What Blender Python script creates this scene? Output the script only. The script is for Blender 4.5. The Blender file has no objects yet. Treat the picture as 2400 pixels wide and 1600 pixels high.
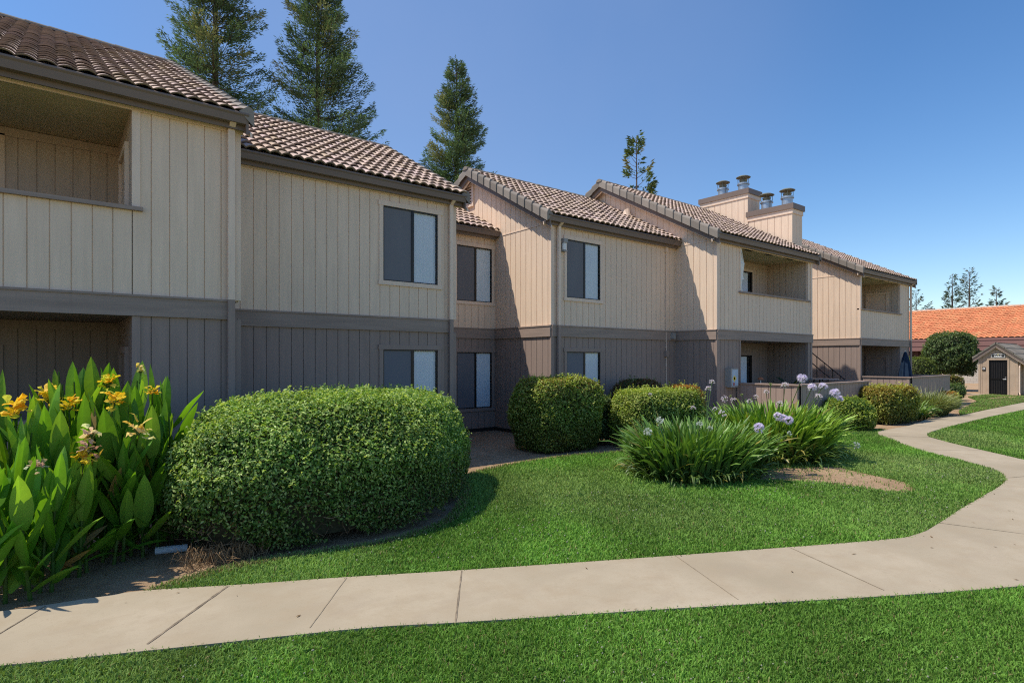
import bpy, math, random
import numpy as np
from mathutils import Vector, Matrix
R = math.radians
random.seed(7)
rng = np.random.default_rng(11)
scene = bpy.context.scene
COL = scene.collection

# ------------------------------------------------------------------ camera
YAW = R(38.43); SN, CS = math.sin(YAW), math.cos(YAW)
cam_d = bpy.data.cameras.new("camera"); cam = bpy.data.objects.new("camera", cam_d); COL.objects.link(cam)
cam.location = (0, 0, 2.0); cam.rotation_euler = (R(90), 0, -YAW)
cam_d.sensor_width = 36; cam_d.lens = 36 * 1368.7 / 2400; cam_d.shift_y = 43.5 / 2400
cam_d.clip_start = 0.05; cam_d.clip_end = 3000
scene.camera = cam

# ------------------------------------------------------------------ world and sun
SUN = np.array([-0.48, 0.30, 1.0]); SUN /= np.linalg.norm(SUN)
el = math.asin(SUN[2]); az = math.atan2(SUN[0], SUN[1])
w = bpy.data.worlds.new("World"); scene.world = w; w.use_nodes = True
nt = w.node_tree; nt.nodes.clear()
sky = nt.nodes.new("ShaderNodeTexSky"); sky.sky_type = 'NISHITA'; sky.sun_disc = False
sky.sun_elevation = el; sky.sun_rotation = az % (2 * math.pi)
sky.air_density = 1.0; sky.dust_density = 0.35; sky.ozone_density = 2.2; sky.altitude = 100
bg = nt.nodes.new("ShaderNodeBackground"); bg.inputs[1].default_value = 0.15
wo = nt.nodes.new("ShaderNodeOutputWorld")
hs = nt.nodes.new("ShaderNodeHueSaturation"); hs.inputs['Value'].default_value = 1.13; hs.inputs['Saturation'].default_value = 1.24; hs.inputs['Hue'].default_value = .503
nt.links.new(sky.outputs[0], hs.inputs['Color'])
# thin high haze over the left part of the sky
tc = nt.nodes.new("ShaderNodeTexCoord"); hd = Vector((0.46, 0.76, 0.46)).normalized()
dt_ = nt.nodes.new("ShaderNodeVectorMath"); dt_.operation = 'DOT_PRODUCT'; dt_.inputs[1].default_value = hd; nt.links.new(tc.outputs['Generated'], dt_.inputs[0])
hz = nt.nodes.new("ShaderNodeTexNoise"); hz.inputs['Scale'].default_value = 2.2; hz.inputs['Detail'].default_value = 5; nt.links.new(tc.outputs['Generated'], hz.inputs['Vector'])
mr = nt.nodes.new("ShaderNodeMapRange"); mr.interpolation_type = 'SMOOTHSTEP'; mr.inputs[1].default_value = .80; mr.inputs[2].default_value = 1.0; mr.inputs[3].default_value = 0; mr.inputs[4].default_value = .5; nt.links.new(dt_.outputs['Value'], mr.inputs[0])
mm = nt.nodes.new("ShaderNodeMath"); mm.operation = 'MULTIPLY'; nt.links.new(mr.outputs[0], mm.inputs[0])
m2 = nt.nodes.new("ShaderNodeMapRange"); m2.inputs[1].default_value = .25; m2.inputs[2].default_value = .7; m2.inputs[3].default_value = .5; nt.links.new(hz.outputs[0], m2.inputs[0]); nt.links.new(m2.outputs[0], mm.inputs[1])
mxs = nt.nodes.new("ShaderNodeMix"); mxs.data_type = 'RGBA'; mxs.inputs[7].default_value = (2.1, 2.85, 4.65, 1); nt.links.new(mm.outputs[0], mxs.inputs[0]); nt.links.new(hs.outputs[0], mxs.inputs[6])
nt.links.new(mxs.outputs[2], bg.inputs[0]); nt.links.new(bg.outputs[0], wo.inputs[0])
sd = bpy.data.lights.new("sun", 'SUN'); sd.energy = 5.0; sd.angle = R(0.53); sd.color = (1.0, 0.91, 0.775)
so = bpy.data.objects.new("sun", sd); COL.objects.link(so); so.location = (-20, 20, 60)
so.rotation_euler = Vector(SUN).to_track_quat('Z', 'Y').to_euler()

scene.view_settings.view_transform = 'Standard'; scene.view_settings.look = 'None'; scene.view_settings.exposure = 0
scene.cycles.use_denoising = False; scene.cycles.filter_width = 1.15; scene.cycles.use_adaptive_sampling = False
scene.cycles.max_bounces = 8; scene.cycles.diffuse_bounces = 5; scene.cycles.transparent_max_bounces = 12
scene.cycles.transmission_bounces = 4; scene.cycles.glossy_bounces = 2
scene.cycles.sample_clamp_indirect = 3.0; scene.cycles.caustics_reflective = False; scene.cycles.caustics_refractive = False

# ------------------------------------------------------------------ materials
class N:
    def __init__(s, name):
        s.m = bpy.data.materials.new(name); s.m.use_nodes = True
        s.t = s.m.node_tree; s.t.nodes.clear()
        s.out = s.t.nodes.new("ShaderNodeOutputMaterial")
    def n(s, typ, **kw):
        x = s.t.nodes.new(typ)
        for k, v in kw.items():
            if k.startswith('i_'): x.inputs[k[2:].replace('_', ' ')].default_value = v
            else: setattr(x, k, v)
        return x
    def l(s, a, b): s.t.links.new(a, b)
    def mix(s, fac, a, b, mode='MIX'):
        x = s.t.nodes.new("ShaderNodeMix"); x.data_type = 'RGBA'; x.blend_type = mode
        for sock, v in ((x.inputs[0], fac), (x.inputs[6], a), (x.inputs[7], b)):
            if hasattr(v, 'links'): s.l(v, sock)
            elif isinstance(v, (int, float)): sock.default_value = v
            else: sock.default_value = (*v, 1)
        return x.outputs[2]
    def coord(s, scale=(1, 1, 1)):
        tc = s.n("ShaderNodeNewGeometry"); mp = s.n("ShaderNodeMapping"); mp.inputs['Scale'].default_value = scale
        s.l(tc.outputs['Position'], mp.inputs['Vector']); return mp.outputs[0]
    def noise(s, vec, scale, detail=4, rough=.55):
        x = s.n("ShaderNodeTexNoise"); x.inputs['Scale'].default_value = scale
        x.inputs['Detail'].default_value = detail; x.inputs['Roughness'].default_value = rough
        s.l(vec, x.inputs['Vector']); return x.outputs[0]
    def ramp(s, fac, lo, hi, a=0., b=1.):
        x = s.n("ShaderNodeMapRange"); x.inputs[1].default_value = lo; x.inputs[2].default_value = hi
        x.inputs[3].default_value = a; x.inputs[4].default_value = b; s.l(fac, x.inputs[0]); return x.outputs[0]
    def bump(s, h, strength, dist):
        x = s.n("ShaderNodeBump"); x.inputs['Strength'].default_value = strength; x.inputs['Distance'].default_value = dist
        s.l(h, x.inputs['Height']); return x.outputs[0]

def paint(name, col, grain=0.25, var=0.14, rough=.7, streak=(9, 9, .7)):
    a = N(name); p = a.n("ShaderNodeBsdfPrincipled"); p.inputs['Roughness'].default_value = rough
    p.inputs['Specular IOR Level'].default_value = .25
    v1 = a.coord(streak); n1 = a.noise(v1, 1.6, 5, .6)
    v2 = a.coord((22, 22, 1.6)); n2 = a.noise(v2, 1.2, 5, .6)
    v3 = a.coord((1, 1, 1)); n3 = a.noise(v3, .55, 3)
    dark = tuple(c * (1 - var * 1.6) for c in col); light = tuple(min(1, c * (1 + var)) for c in col)
    c1 = a.mix(a.ramp(n1, .3, .7), dark, light)
    c2 = a.mix(a.ramp(n3, .35, .65, 0, .35), c1, tuple(c * .82 for c in col))
    c3 = a.mix(a.ramp(n2, .58, .78, 0, .28), c2, tuple(c * .6 for c in col))
    a.l(c3, p.inputs['Base Color'])
    a.l(a.bump(n2, grain * .5, .003), p.inputs['Normal'])
    a.l(p.outputs[0], a.out.inputs[0]); return a.m

def plain(name, col, rough=.5, metal=0., var=.1, scale=6, spec=.4):
    a = N(name); p = a.n("ShaderNodeBsdfPrincipled"); p.inputs['Roughness'].default_value = rough
    p.inputs['Metallic'].default_value = metal; p.inputs['Specular IOR Level'].default_value = spec
    n1 = a.noise(a.coord(), scale, 5, .6)
    a.l(a.mix(a.ramp(n1, .3, .7), tuple(c * (1 - var) for c in col), tuple(min(1, c * (1 + var)) for c in col)), p.inputs['Base Color'])
    a.l(p.outputs[0], a.out.inputs[0]); return a.m

def attr(name, rough=.6, spec=.3, trans=0., tcol=(1.25, 1.3, .7), bump=None, noisev=.0):
    """colour from the mesh colour attribute 'col'; optional leaf translucency"""
    a = N(name); p = a.n("ShaderNodeBsdfPrincipled"); p.inputs['Roughness'].default_value = rough
    p.inputs['Specular IOR Level'].default_value = spec
    at = a.n("ShaderNodeAttribute", attribute_name='col'); c = at.outputs['Color']
    if noisev:
        n1 = a.noise(a.coord(), noisev, 5, .65); c = a.mix(a.ramp(n1, .35, .7, .0, .55), c, (.05, .045, .04), 'MIX')
    a.l(c, p.inputs['Base Color'])
    if bump:
        a.l(a.bump(a.noise(a.coord(), bump, 4, .6), .5, .01), p.inputs['Normal'])
    if trans > 0:
        tr = a.n("ShaderNodeBsdfTranslucent"); a.l(a.mix(1.0, c, tcol, 'MULTIPLY'), tr.inputs[0])
        mx = a.n("ShaderNodeMixShader"); mx.inputs[0].default_value = trans
        a.l(p.outputs[0], mx.inputs[1]); a.l(tr.outputs[0], mx.inputs[2]); a.l(mx.outputs[0], a.out.inputs[0])
    else: a.l(p.outputs[0], a.out.inputs[0])
    return a.m

M = {}
M['upper'] = paint('beige_siding_paint', (.80, .622, .475), .2, .06)
M['lower'] = paint('grey_brown_siding_paint', (.32, .245, .21), .2, .07)
M['trim_u'] = paint('beige_trim_paint', (.82, .64, .505), .12, .06)
M['band'] = paint('grey_band_paint', (.33, .255, .215), .25, .12, streak=(.7, .7, 9))
M['fascia'] = paint('brown_fascia_paint', (.20, .152, .128), .12, .08, .5, (.6, .6, 3))
M['soffit'] = plain('soffit_paint', (.55, .445, .30), .8, var=.08, scale=2)
M['fence'] = paint('fence_paint', (.37, .275, .23), .2, .08)
M['recess'] = paint('beige_paint_shade_tone', (.60, .48, .375), .2, .07)  # same beige as the upper siding, darkened to carry the balcony's shade
M['recess_low'] = paint('grey_brown_paint_shade_tone', (.30, .235, .20), .2, .08)  # lower siding colour, slightly darkened to carry the patio's shade
M['tile'] = attr('concrete_roof_tile', .85, .15, bump=60)
M['orange'] = attr('clay_roof_tile', .8, .15)
M['bronze'] = plain('dark_bronze_aluminium', (.02, .018, .017), .35, .3, .15)
M['screen'] = plain('insect_screen', (.12, .12, .135), .9, var=.12, scale=3)
M['blind'] = plain('vertical_blind', (.88, .92, .98), .6, var=.04, scale=2)
M['dark'] = plain('dark_interior', (.02, .02, .02), .9)
M['metal'] = plain('galvanised_metal', (.42, .46, .5), .42, .75, .12, 9)
M['rust'] = plain('weathered_vent_metal', (.2, .2, .15), .6, .5, .25, 9)
M['boxgrey'] = plain('utility_box_paint', (.3, .29, .275), .5, .0, .1)
M['white'] = plain('white_paint', (.78, .77, .74), .6, var=.06)
M['black'] = plain('black_paint', (.016, .015, .017), .5)
M['yellow'] = plain('yellow_sticker', (.75, .55, .06), .5)
M['red'] = plain('red_sticker', (.4, .12, .1), .5)
M['bluew'] = plain('pale_blue_sticker', (.4, .5, .6), .5)
M['umb'] = plain('navy_canvas', (.018, .034, .065), .95, var=.3, scale=9, spec=.05)
M['chrome'] = plain('brushed_chrome', (.75, .75, .75), .25, .9)
M['mauve'] = paint('mauve_fascia_paint', (.25, .135, .12), .1, .08, streak=(.5, .5, 5))
M['maroon'] = plain('dark_maroon_wall', (.075, .035, .032), .8, var=.2)
M['cloth'] = plain('white_cloth', (.75, .74, .7), .9, var=.06)
M['bark'] = plain('rough_bark', (.11, .07, .048), .9, var=.4, scale=14)
M['twig'] = plain('dry_twigs', (.16, .1, .065), .9, var=.4, scale=20)
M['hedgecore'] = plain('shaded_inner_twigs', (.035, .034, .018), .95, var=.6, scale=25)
M['pvc'] = plain('white_pipe_plastic', (.5, .55, .6), .5, var=.08)
M['leaf'] = attr('hedge_leaf', .45, .22, .36, (1.35, 1.3, .45))
M['canna'] = attr('canna_leaf', .45, .3, .38, (1.7, 1.55, .4))
M['strap'] = attr('strap_leaf', .42, .45, .25, (1.3, 1.3, .5))
M['needle'] = attr('conifer_needles', .7, .2, .2)
M['petal'] = attr('flower_petal', .7, .1, .35, (1.1, 1.05, .95))
M['grass'] = attr('grass_blade', .7, .08, .3, (1.15, 1.2, .6))

def glass():
    a = N('window_glass'); fr = a.n("ShaderNodeFresnel"); fr.inputs[0].default_value = 1.22
    gl = a.n("ShaderNodeBsdfGlossy"); gl.inputs['Roughness'].default_value = .03; gl.inputs[0].default_value = (.9, .95, 1, 1)
    tr = a.n("ShaderNodeBsdfTransparent"); tr.inputs[0].default_value = (.94, .97, 1, 1)
    mx = a.n("ShaderNodeMixShader"); a.l(fr.outputs[0], mx.inputs[0]); a.l(tr.outputs[0], mx.inputs[1]); a.l(gl.outputs[0], mx.inputs[2])
    a.l(mx.outputs[0], a.out.inputs[0]); return a.m
M['glass'] = glass()

def screenm():
    a = N('fine_insect_mesh'); d = a.n("ShaderNodeBsdfDiffuse"); d.inputs[0].default_value = (.23, .23, .25, 1)
    tr = a.n("ShaderNodeBsdfTransparent"); mx = a.n("ShaderNodeMixShader")
    n1 = a.noise(a.coord((1, 1, .3)), 2.5, 3); mx.inputs[0].default_value = 1.0; a.l(a.mix(n1, (.15, .152, .17), (.20, .202, .222)), d.inputs[0])
    a.l(tr.outputs[0], mx.inputs[1]); a.l(d.outputs[0], mx.inputs[2]); a.l(mx.outputs[0], a.out.inputs[0]); return a.m
M['screen'] = screenm()

def concrete():
    a = N('concrete'); p = a.n("ShaderNodeBsdfPrincipled"); p.inputs['Roughness'].default_value = .85; p.inputs['Specular IOR Level'].default_value = .2
    v = a.coord(); big = a.noise(v, .55, 5, .6); mid = a.noise(v, 3.2, 6, .65); fine = a.noise(v, 160, 3, .7)
    c = a.mix(a.ramp(big, .35, .65), (.335, .285, .20), (.455, .39, .285))
    c = a.mix(a.ramp(mid, .46, .68, 0, .65), c, (.36, .29, .195))
    st = a.noise(a.coord((1, 2.5, 1)), 1.3, 6, .7); c = a.mix(a.ramp(st, .52, .72, 0, .6), c, (.34, .28, .205))
    c = a.mix(a.ramp(fine, .3, .7, 0, .4), c, (.30, .24, .17))
    sp = a.noise(a.coord((1, 1, 1)), 38, 4, .8); c = a.mix(a.ramp(sp, .58, .72, 0, .5), c, (.26, .215, .15)); sp2 = a.noise(a.coord((1.3, 1, 1)), 11, 5, .75); c = a.mix(a.ramp(sp2, .54, .70, 0, .5), c, (.33, .275, .19))
    a.l(c, p.inputs['Base Color']); a.l(a.bump(fine, .25, .003), p.inputs['Normal']); a.l(p.outputs[0], a.out.inputs[0]); return a.m
M['concrete'] = concrete()
M['joint'] = plain('joint_grime', (.19, .15, .105), .9, var=.5, scale=12)
M['joint2'] = plain('faint_joint', (.3, .245, .17), .9, var=.2, scale=12)

def soil():
    a = N('bare_soil'); p = a.n("ShaderNodeBsdfPrincipled"); p.inputs['Roughness'].default_value = .95; p.inputs['Specular IOR Level'].default_value = .1
    v = a.coord(); big = a.noise(v, .9, 5, .6); mid = a.noise(v, 7, 6, .7); fine = a.noise(v, 70, 4, .75)
    c = a.mix(a.ramp(big, .3, .7), (.38, .25, .145), (.50, .355, .225))
    c = a.mix(a.ramp(mid, .45, .75, 0, .7), c, (.22, .14, .08)); c = a.mix(a.ramp(fine, .55, .75, 0, .6), c, (.48, .37, .25))
    a.l(c, p.inputs['Base Color'])
    h = a.n("ShaderNodeMath", operation='ADD'); a.l(mid, h.inputs[0]); a.l(fine, h.inputs[1])
    a.l(a.bump(h.outputs[0], .9, .03), p.inputs['Normal']); a.l(p.outputs[0], a.out.inputs[0]); return a.m
M['soil'] = soil()

def turf():
    a = N('turf'); p = a.n("ShaderNodeBsdfPrincipled"); p.inputs['Roughness'].default_value = .95; p.inputs['Specular IOR Level'].default_value = .1
    v = a.coord(); big = a.noise(v, .6, 5, .6); fine = a.noise(v, 55, 4, .75); dry = a.noise(v, .23, 4, .6)
    c = a.mix(a.ramp(big, .3, .7), (.09, .165, .03), (.13, .225, .045))
    c = a.mix(a.ramp(fine, .35, .75, 0, .8), c, (.025, .05, .012)); c = a.mix(a.ramp(dry, .6, .75, 0, .4), c, (.2, .18, .07))
    a.l(c, p.inputs['Base Color']); a.l(a.bump(fine, .9, .03), p.inputs['Normal']); a.l(p.outputs[0], a.out.inputs[0]); return a.m
M['turf'] = turf()

def block():
    a = N('concrete_block'); p = a.n("ShaderNodeBsdfPrincipled"); p.inputs['Roughness'].default_value = .9
    b = a.n("ShaderNodeTexBrick"); b.inputs['Scale'].default_value = 1; b.inputs['Brick Width'].default_value = .4; b.inputs['Row Height'].default_value = .2
    b.inputs['Mortar Size'].default_value = .012
    b.inputs[1].default_value = (.5, .45, .38, 1); b.inputs[2].default_value = (.45, .4, .34, 1); b.inputs[3].default_value = (.3, .27, .23, 1)
    sx = a.n("ShaderNodeSeparateXYZ"); g = a.n("ShaderNodeNewGeometry"); a.l(g.outputs['Position'], sx.inputs[0])
    cx = a.n("ShaderNodeCombineXYZ"); a.l(sx.outputs[1], cx.inputs[0]); a.l(sx.outputs[2], cx.inputs[1]); a.l(cx.outputs[0], b.inputs[0])
    a.l(b.outputs[0], p.inputs[0]); a.l(p.outputs[0], a.out.inputs[0]); return a.m
M['block'] = block()

# ------------------------------------------------------------------ mesh helpers
class MB:
    def __init__(s): s.v = []; s.f = []; s.c = []; s.cur = (1, 1, 1)
    def add(s, vs, fs):
        b = len(s.v); s.v.extend([tuple(map(float, p)) for p in vs]); s.c.extend([s.cur] * len(vs))
        s.f.extend([tuple(i + b for i in f) for f in fs])
    def quad(s, *p): s.add(p, [tuple(range(len(p)))])
    def box(s, x0, x1, y0, y1, z0, z1):
        s.add([(x0, y0, z0), (x1, y0, z0), (x1, y1, z0), (x0, y1, z0), (x0, y0, z1), (x1, y0, z1), (x1, y1, z1), (x0, y1, z1)],
              [(0, 3, 2, 1), (4, 5, 6, 7), (0, 1, 5, 4), (1, 2, 6, 5), (2, 3, 7, 6), (3, 0, 4, 7)])
    def obox(s, o, u, n, a0, a1, b0, b1, z0, z1):
        """box in a frame: along u, along n (outwards), up"""
        P = lambda a, b, z: (o[0] + u[0] * a + n[0] * b, o[1] + u[1] * a + n[1] * b, z)
        s.add([P(a0, b0, z0), P(a1, b0, z0), P(a1, b1, z0), P(a0, b1, z0), P(a0, b0, z1), P(a1, b0, z1), P(a1, b1, z1), P(a0, b1, z1)],
              [(0, 3, 2, 1), (4, 5, 6, 7), (0, 1, 5, 4), (1, 2, 6, 5), (2, 3, 7, 6), (3, 0, 4, 7)])
    def tube(s, pts, rad, seg=8, cap=True):
        pts = [Vector(p) for p in pts]; rings = []
        if not hasattr(rad, '__len__'): rad = [rad] * len(pts)
        for i, p in enumerate(pts):
            d = (pts[min(i + 1, len(pts) - 1)] - pts[max(i - 1, 0)]).normalized()
            a = d.orthogonal().normalized(); b = d.cross(a)
            rings.append([p + (a * math.cos(2 * math.pi * k / seg) + b * math.sin(2 * math.pi * k / seg)) * rad[i] for k in range(seg)])
        vs = [q for r in rings for q in r]; fs = []
        for i in range(len(pts) - 1):
            for k in range(seg): fs.append((i * seg + k, i * seg + (k + 1) % seg, (i + 1) * seg + (k + 1) % seg, (i + 1) * seg + k))
        if cap: fs.append(tuple(range(seg))[::-1]); fs.append(tuple((len(pts) - 1) * seg + k for k in range(seg)))
        s.add(vs, fs)
    def lathe(s, c, prof, seg=20):
        vs = []; fs = []
        for r, z in prof:
            for k in range(seg): vs.append((c[0] + r * math.cos(2 * math.pi * k / seg), c[1] + r * math.sin(2 * math.pi * k / seg), c[2] + z))
        for i in range(len(prof) - 1):
            for k in range(seg): fs.append((i * seg + k, i * seg + (k + 1) % seg, (i + 1) * seg + (k + 1) % seg, (i + 1) * seg + k))
        s.add(vs, fs)

def wloc(o):
    v = Vector((0, 0, 0))
    while o is not None: v += o.location; o = o.parent
    return v
def link(name, me, m, parent):
    o = bpy.data.objects.new(name, me); COL.objects.link(o)
    if m is not None: me.materials.append(M[m] if isinstance(m, str) else m)
    if parent is not None: o.parent = parent
    return o
def build(name, mb, m, parent=None, smooth=False, origin=None):
    off = wloc(parent) if parent is not None else Vector(origin or (0, 0, 0))
    me = bpy.data.meshes.new(name)
    me.from_pydata([(x - off.x, y - off.y, z - off.z) for x, y, z in mb.v], [], mb.f)
    ca = me.color_attributes.new('col', 'FLOAT_COLOR', 'POINT')
    cc = np.ones((len(mb.v), 4), np.float32)
    if mb.c: cc[:, :3] = np.array(mb.c)
    ca.data.foreach_set('color', cc.ravel())
    if smooth: me.polygons.foreach_set('use_smooth', [True] * len(me.polygons))
    me.update()
    o = link(name, me, m, parent)
    if parent is None: o.location = off
    return o
def bulk(name, V, F, C, m, parent=None, smooth=False):
    off = np.array(wloc(parent)) if parent is not None else np.zeros(3)
    V = np.asarray(V, np.float32) - off.astype(np.float32); F = np.asarray(F, np.int32); k = F.shape[1]
    me = bpy.data.meshes.new(name)
    me.vertices.add(len(V)); me.vertices.foreach_set('co', V.ravel())
    me.loops.add(F.size); me.loops.foreach_set('vertex_index', F.ravel())
    me.polygons.add(len(F)); me.polygons.foreach_set('loop_start', np.arange(0, F.size, k, dtype=np.int32))
    if smooth: me.polygons.foreach_set('use_smooth', np.ones(len(F), bool))
    me.update(calc_edges=True)
    ca = me.color_attributes.new('col', 'FLOAT_COLOR', 'POINT')
    cc = np.ones((len(V), 4), np.float32); cc[:, :3] = C; ca.data.foreach_set('color', cc.ravel())
    return link(name, me, m, parent)
def tag(o, label=None, cat=None, group=None, kind=None):
    if label: o['label'] = label
    if cat: o['category'] = cat
    if group: o['group'] = group
    if kind: o['kind'] = kind
    return o
def thing(name, loc, label, cat, group=None):
    o = bpy.data.objects.new(name, None); COL.objects.link(o); o.location = loc; o.empty_display_size = .2
    return tag(o, label, cat, group)
def poly_sheet(name, pts, z, m, kind='structure', parent=None, skirt=0):
    from mathutils.geometry import tessellate_polygon
    mb = MB(); tris = tessellate_polygon([[Vector((x, y, 0)) for x, y in pts]])
    vs = [(x, y, z) for x, y in pts]; fs = []
    for t in tris:
        a, b, c = (Vector(vs[i]) for i in t)
        fs.append(tuple(t) if (b - a).cross(c - a).z > 0 else tuple(t)[::-1])
    mb.add(vs, fs)
    if skirt:
        n = len(pts)
        for i in range(n):
            (x0, y0), (x1, y1) = pts[i], pts[(i + 1) % n]
            mb.quad((x0, y0, z), (x1, y1, z), (x1, y1, z - skirt), (x0, y0, z - skirt))
    o = build(name, mb, m, parent)
    if kind: o['kind'] = kind
    return o
def at_depth(px, py, d):
    r = (px - 1200) / 1368.7 * d
    return (SN * d + CS * r, CS * d - SN * r, 2 - (py - 843.5) * d / 1368.7)

# smooth value noise for colour patches
_ng = rng.random((64, 64))
def vnoise(x, y, sc):
    x = np.asarray(x) * sc; y = np.asarray(y) * sc
    xi = np.floor(x).astype(int); yi = np.floor(y).astype(int); fx = x - xi; fy = y - yi
    fx = fx * fx * (3 - 2 * fx); fy = fy * fy * (3 - 2 * fy)
    g = lambda i, j: _ng[i % 64, j % 64]
    return (g(xi, yi) * (1 - fx) + g(xi + 1, yi) * fx) * (1 - fy) + (g(xi, yi + 1) * (1 - fx) + g(xi + 1, yi + 1) * fx) * fy

# ================================================================== GROUND
def smooth_poly(pts, n=6):
    """Catmull-Rom through an open list of points"""
    out = []; P = [Vector(p) for p in pts]
    for i in range(len(P) - 1):
        a, b, c, d = P[max(i - 1, 0)], P[i], P[i + 1], P[min(i + 2, len(P) - 1)]
        for k in range(n):
            t = k / n
            out.append(tuple(.5 * ((2 * b) + (c - a) * t + (2 * a - 5 * b + 4 * c - d) * t * t + (3 * b - a - 3 * c + d) * t ** 3)))
    out.append(tuple(P[-1])); return out

g = MB(); g.quad((-900, -900, 0), (1100, -900, 0), (1100, 1100, 0), (-900, 1100, 0))
tag(build('ground', g, 'soil'), kind='structure')

near = smooth_poly([(-6, 7.75), (-2.2, 5.98), (-.25, 5.04), (.56, 4.66), (1.81, 4.08), (2.45, 3.70), (3.76, 2.94), (5.68, 1.80), (6.77, 1.2), (9, .0), (11, -1.1), (13, -2.4)]); near = [(x - .02, y - .07) for x, y in near]
far1 = smooth_poly([(-6, 8.6), (-2.2, 6.9), (-.9, 6.27), (-.3, 6.03), (.32, 5.89), (.66, 5.80), (1.42, 5.39), (2.05, 5.07), (3.02, 4.54), (4.63, 3.70), (6.99, 2.52), (7.63, 2.31), (8.33, 2.30), (9.26, 2.34), (10.57, 2.37), (11.69, 2.40), (12.39, 2.49), (13.21, 2.80), (14.02, 3.55), (14.95, 4.52), (16.48, 5.58), (17.07, 6.02), (17.87, 6.30), (18.82, 6.30), (20.14, 6.28), (21.43, 6.42), (22.9, 6.6), (23.74, 6.42), (25.4, 6.30), (28.46, 6.37), (35.26, 6.43), (60, 6.6)])
lawn3_edge = smooth_poly([(60, 5.45), (30.15, 5.49), (26.31, 5.54), (22.19, 5.49), (19.61, 5.41), (18.54, 5.33), (18.01, 5.22), (17.55, 5.04), (17.2, 4.78), (16.55, 4.25), (15.93, 3.65), (15.39, 3.12), (14.9, 2.62), (14.3, 1.7), (14.0, 0), (14.2, -2.4)])
path = far1 + lawn3_edge[:] + near[::-1]
poly_sheet('footpath', path, .05, 'concrete', skirt=.06)
# tooled joints and grime lines across the slab
def joint(a, b, wd, m):
    d = Vector((b[0] - a[0], b[1] - a[1])); d.normalize(); nx, ny = -d.y * wd, d.x * wd
    k = 10; L = []; Rr = []
    for i in range(k + 1):
        t = i / k; x = a[0] + (b[0] - a[0]) * t; y = a[1] + (b[1] - a[1]) * t; j = random.uniform(.6, 1.5)
        L.append((x + nx * j, y + ny * j, .0535)); Rr.append((x - nx * j, y - ny * j, .0535))
    mb = MB(); mb.add(L + Rr, [(i, i + k + 1, i + k + 2, i + 1) for i in range(k)])
    tag(build('path_joint', mb, m), kind='structure')
joint((1.21, 5.47), (.53, 4.70), .011, 'joint'); joint((3.00, 4.53), (2.36, 3.65), .006, 'joint')
joint((2.09, 5.02), (1.49, 4.25), .004, 'joint2'); joint((-.02, 5.93), (-.5, 5.18), .006, 'joint')
joint((4.9, 3.55), (4.4, 2.58), .004, 'joint2')
joint((6.05, 2.97), (5.55, 1.92), .006, 'joint2'); joint((8.36, 2.31), (8.95, .3), .005, 'joint2')
joint((16.9, 5.75), (17.47, 5.0), .012, 'joint'); joint((12.4, 2.5), (13.9, 1.9), .007, 'joint2')
joint((14.9, 4.4), (15.8, 3.6), .006, 'joint2'); joint((20.2, 6.26), (20.2, 5.45), .008, 'joint2'); joint((25, 6.28), (25, 5.55), .008, 'joint2')

soil_edge = smooth_poly([(.62, 5.80), (.80, 5.93), (1.15, 6.03), (1.48, 6.06), (2.06, 6.01), (2.70, 5.88), (3.34, 5.95), (3.96, 6.28), (4.74, 7.17), (5.35, 8.15), (5.99, 8.5), (7.15, 8.69), (8.33, 8.72), (9.68, 8.37), (11.2, 7.9), (13.5, 7.5), (16.0, 7.3), (18.2, 6.75), (18.5, 6.42)])
i0 = min(range(len(far1)), key=lambda i: abs(far1[i][0] - .66)); i1 = min(range(len(far1)), key=lambda i: abs(far1[i][0] - 18.5))
lawn_mid = soil_edge + far1[i0:i1 + 1][::-1]
lawn_front = near + [(13, -8), (-8, -8), (-8, 7)]
lawn_right = lawn3_edge + [(60, -3)]
lawn_far = [(25.6, 6.42), (28.4, 6.45), (35.2, 6.52), (60, 6.7), (60, 9.5), (45.6, 7.4), (41.6, 9.3), (38.5, 9.3), (35.5, 8.2), (30.5, 7.4), (27.6, 6.95)]
for nm, pl in (('lawn', lawn_mid), ('lawn', lawn_front), ('lawn', lawn_right), ('lawn', lawn_far)):
    poly_sheet(nm, pl, .03, 'turf', skirt=.04)
patch = smooth_poly([(9.0, 5.15), (10.24, 5.33), (10.7, 5.1), (11.3, 4.75), (11.15, 4.3), (10.95, 3.8), (10.74, 3.38), (10.25, 3.13), (9.92, 3.2), (9.80, 3.5), (9.78, 3.97), (9.55, 4.5), (9.0, 5.15)])
poly_sheet('soil_patch', patch[:-1], .036, 'soil')
patch_far = smooth_poly([(36.6, 8.1), (38.5, 7.9), (40.5, 7.6), (40.6, 7.9), (38.6, 8.3), (36.6, 8.1)])
poly_sheet('soil_patch', patch_far[:-1], .036, 'soil')

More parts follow.
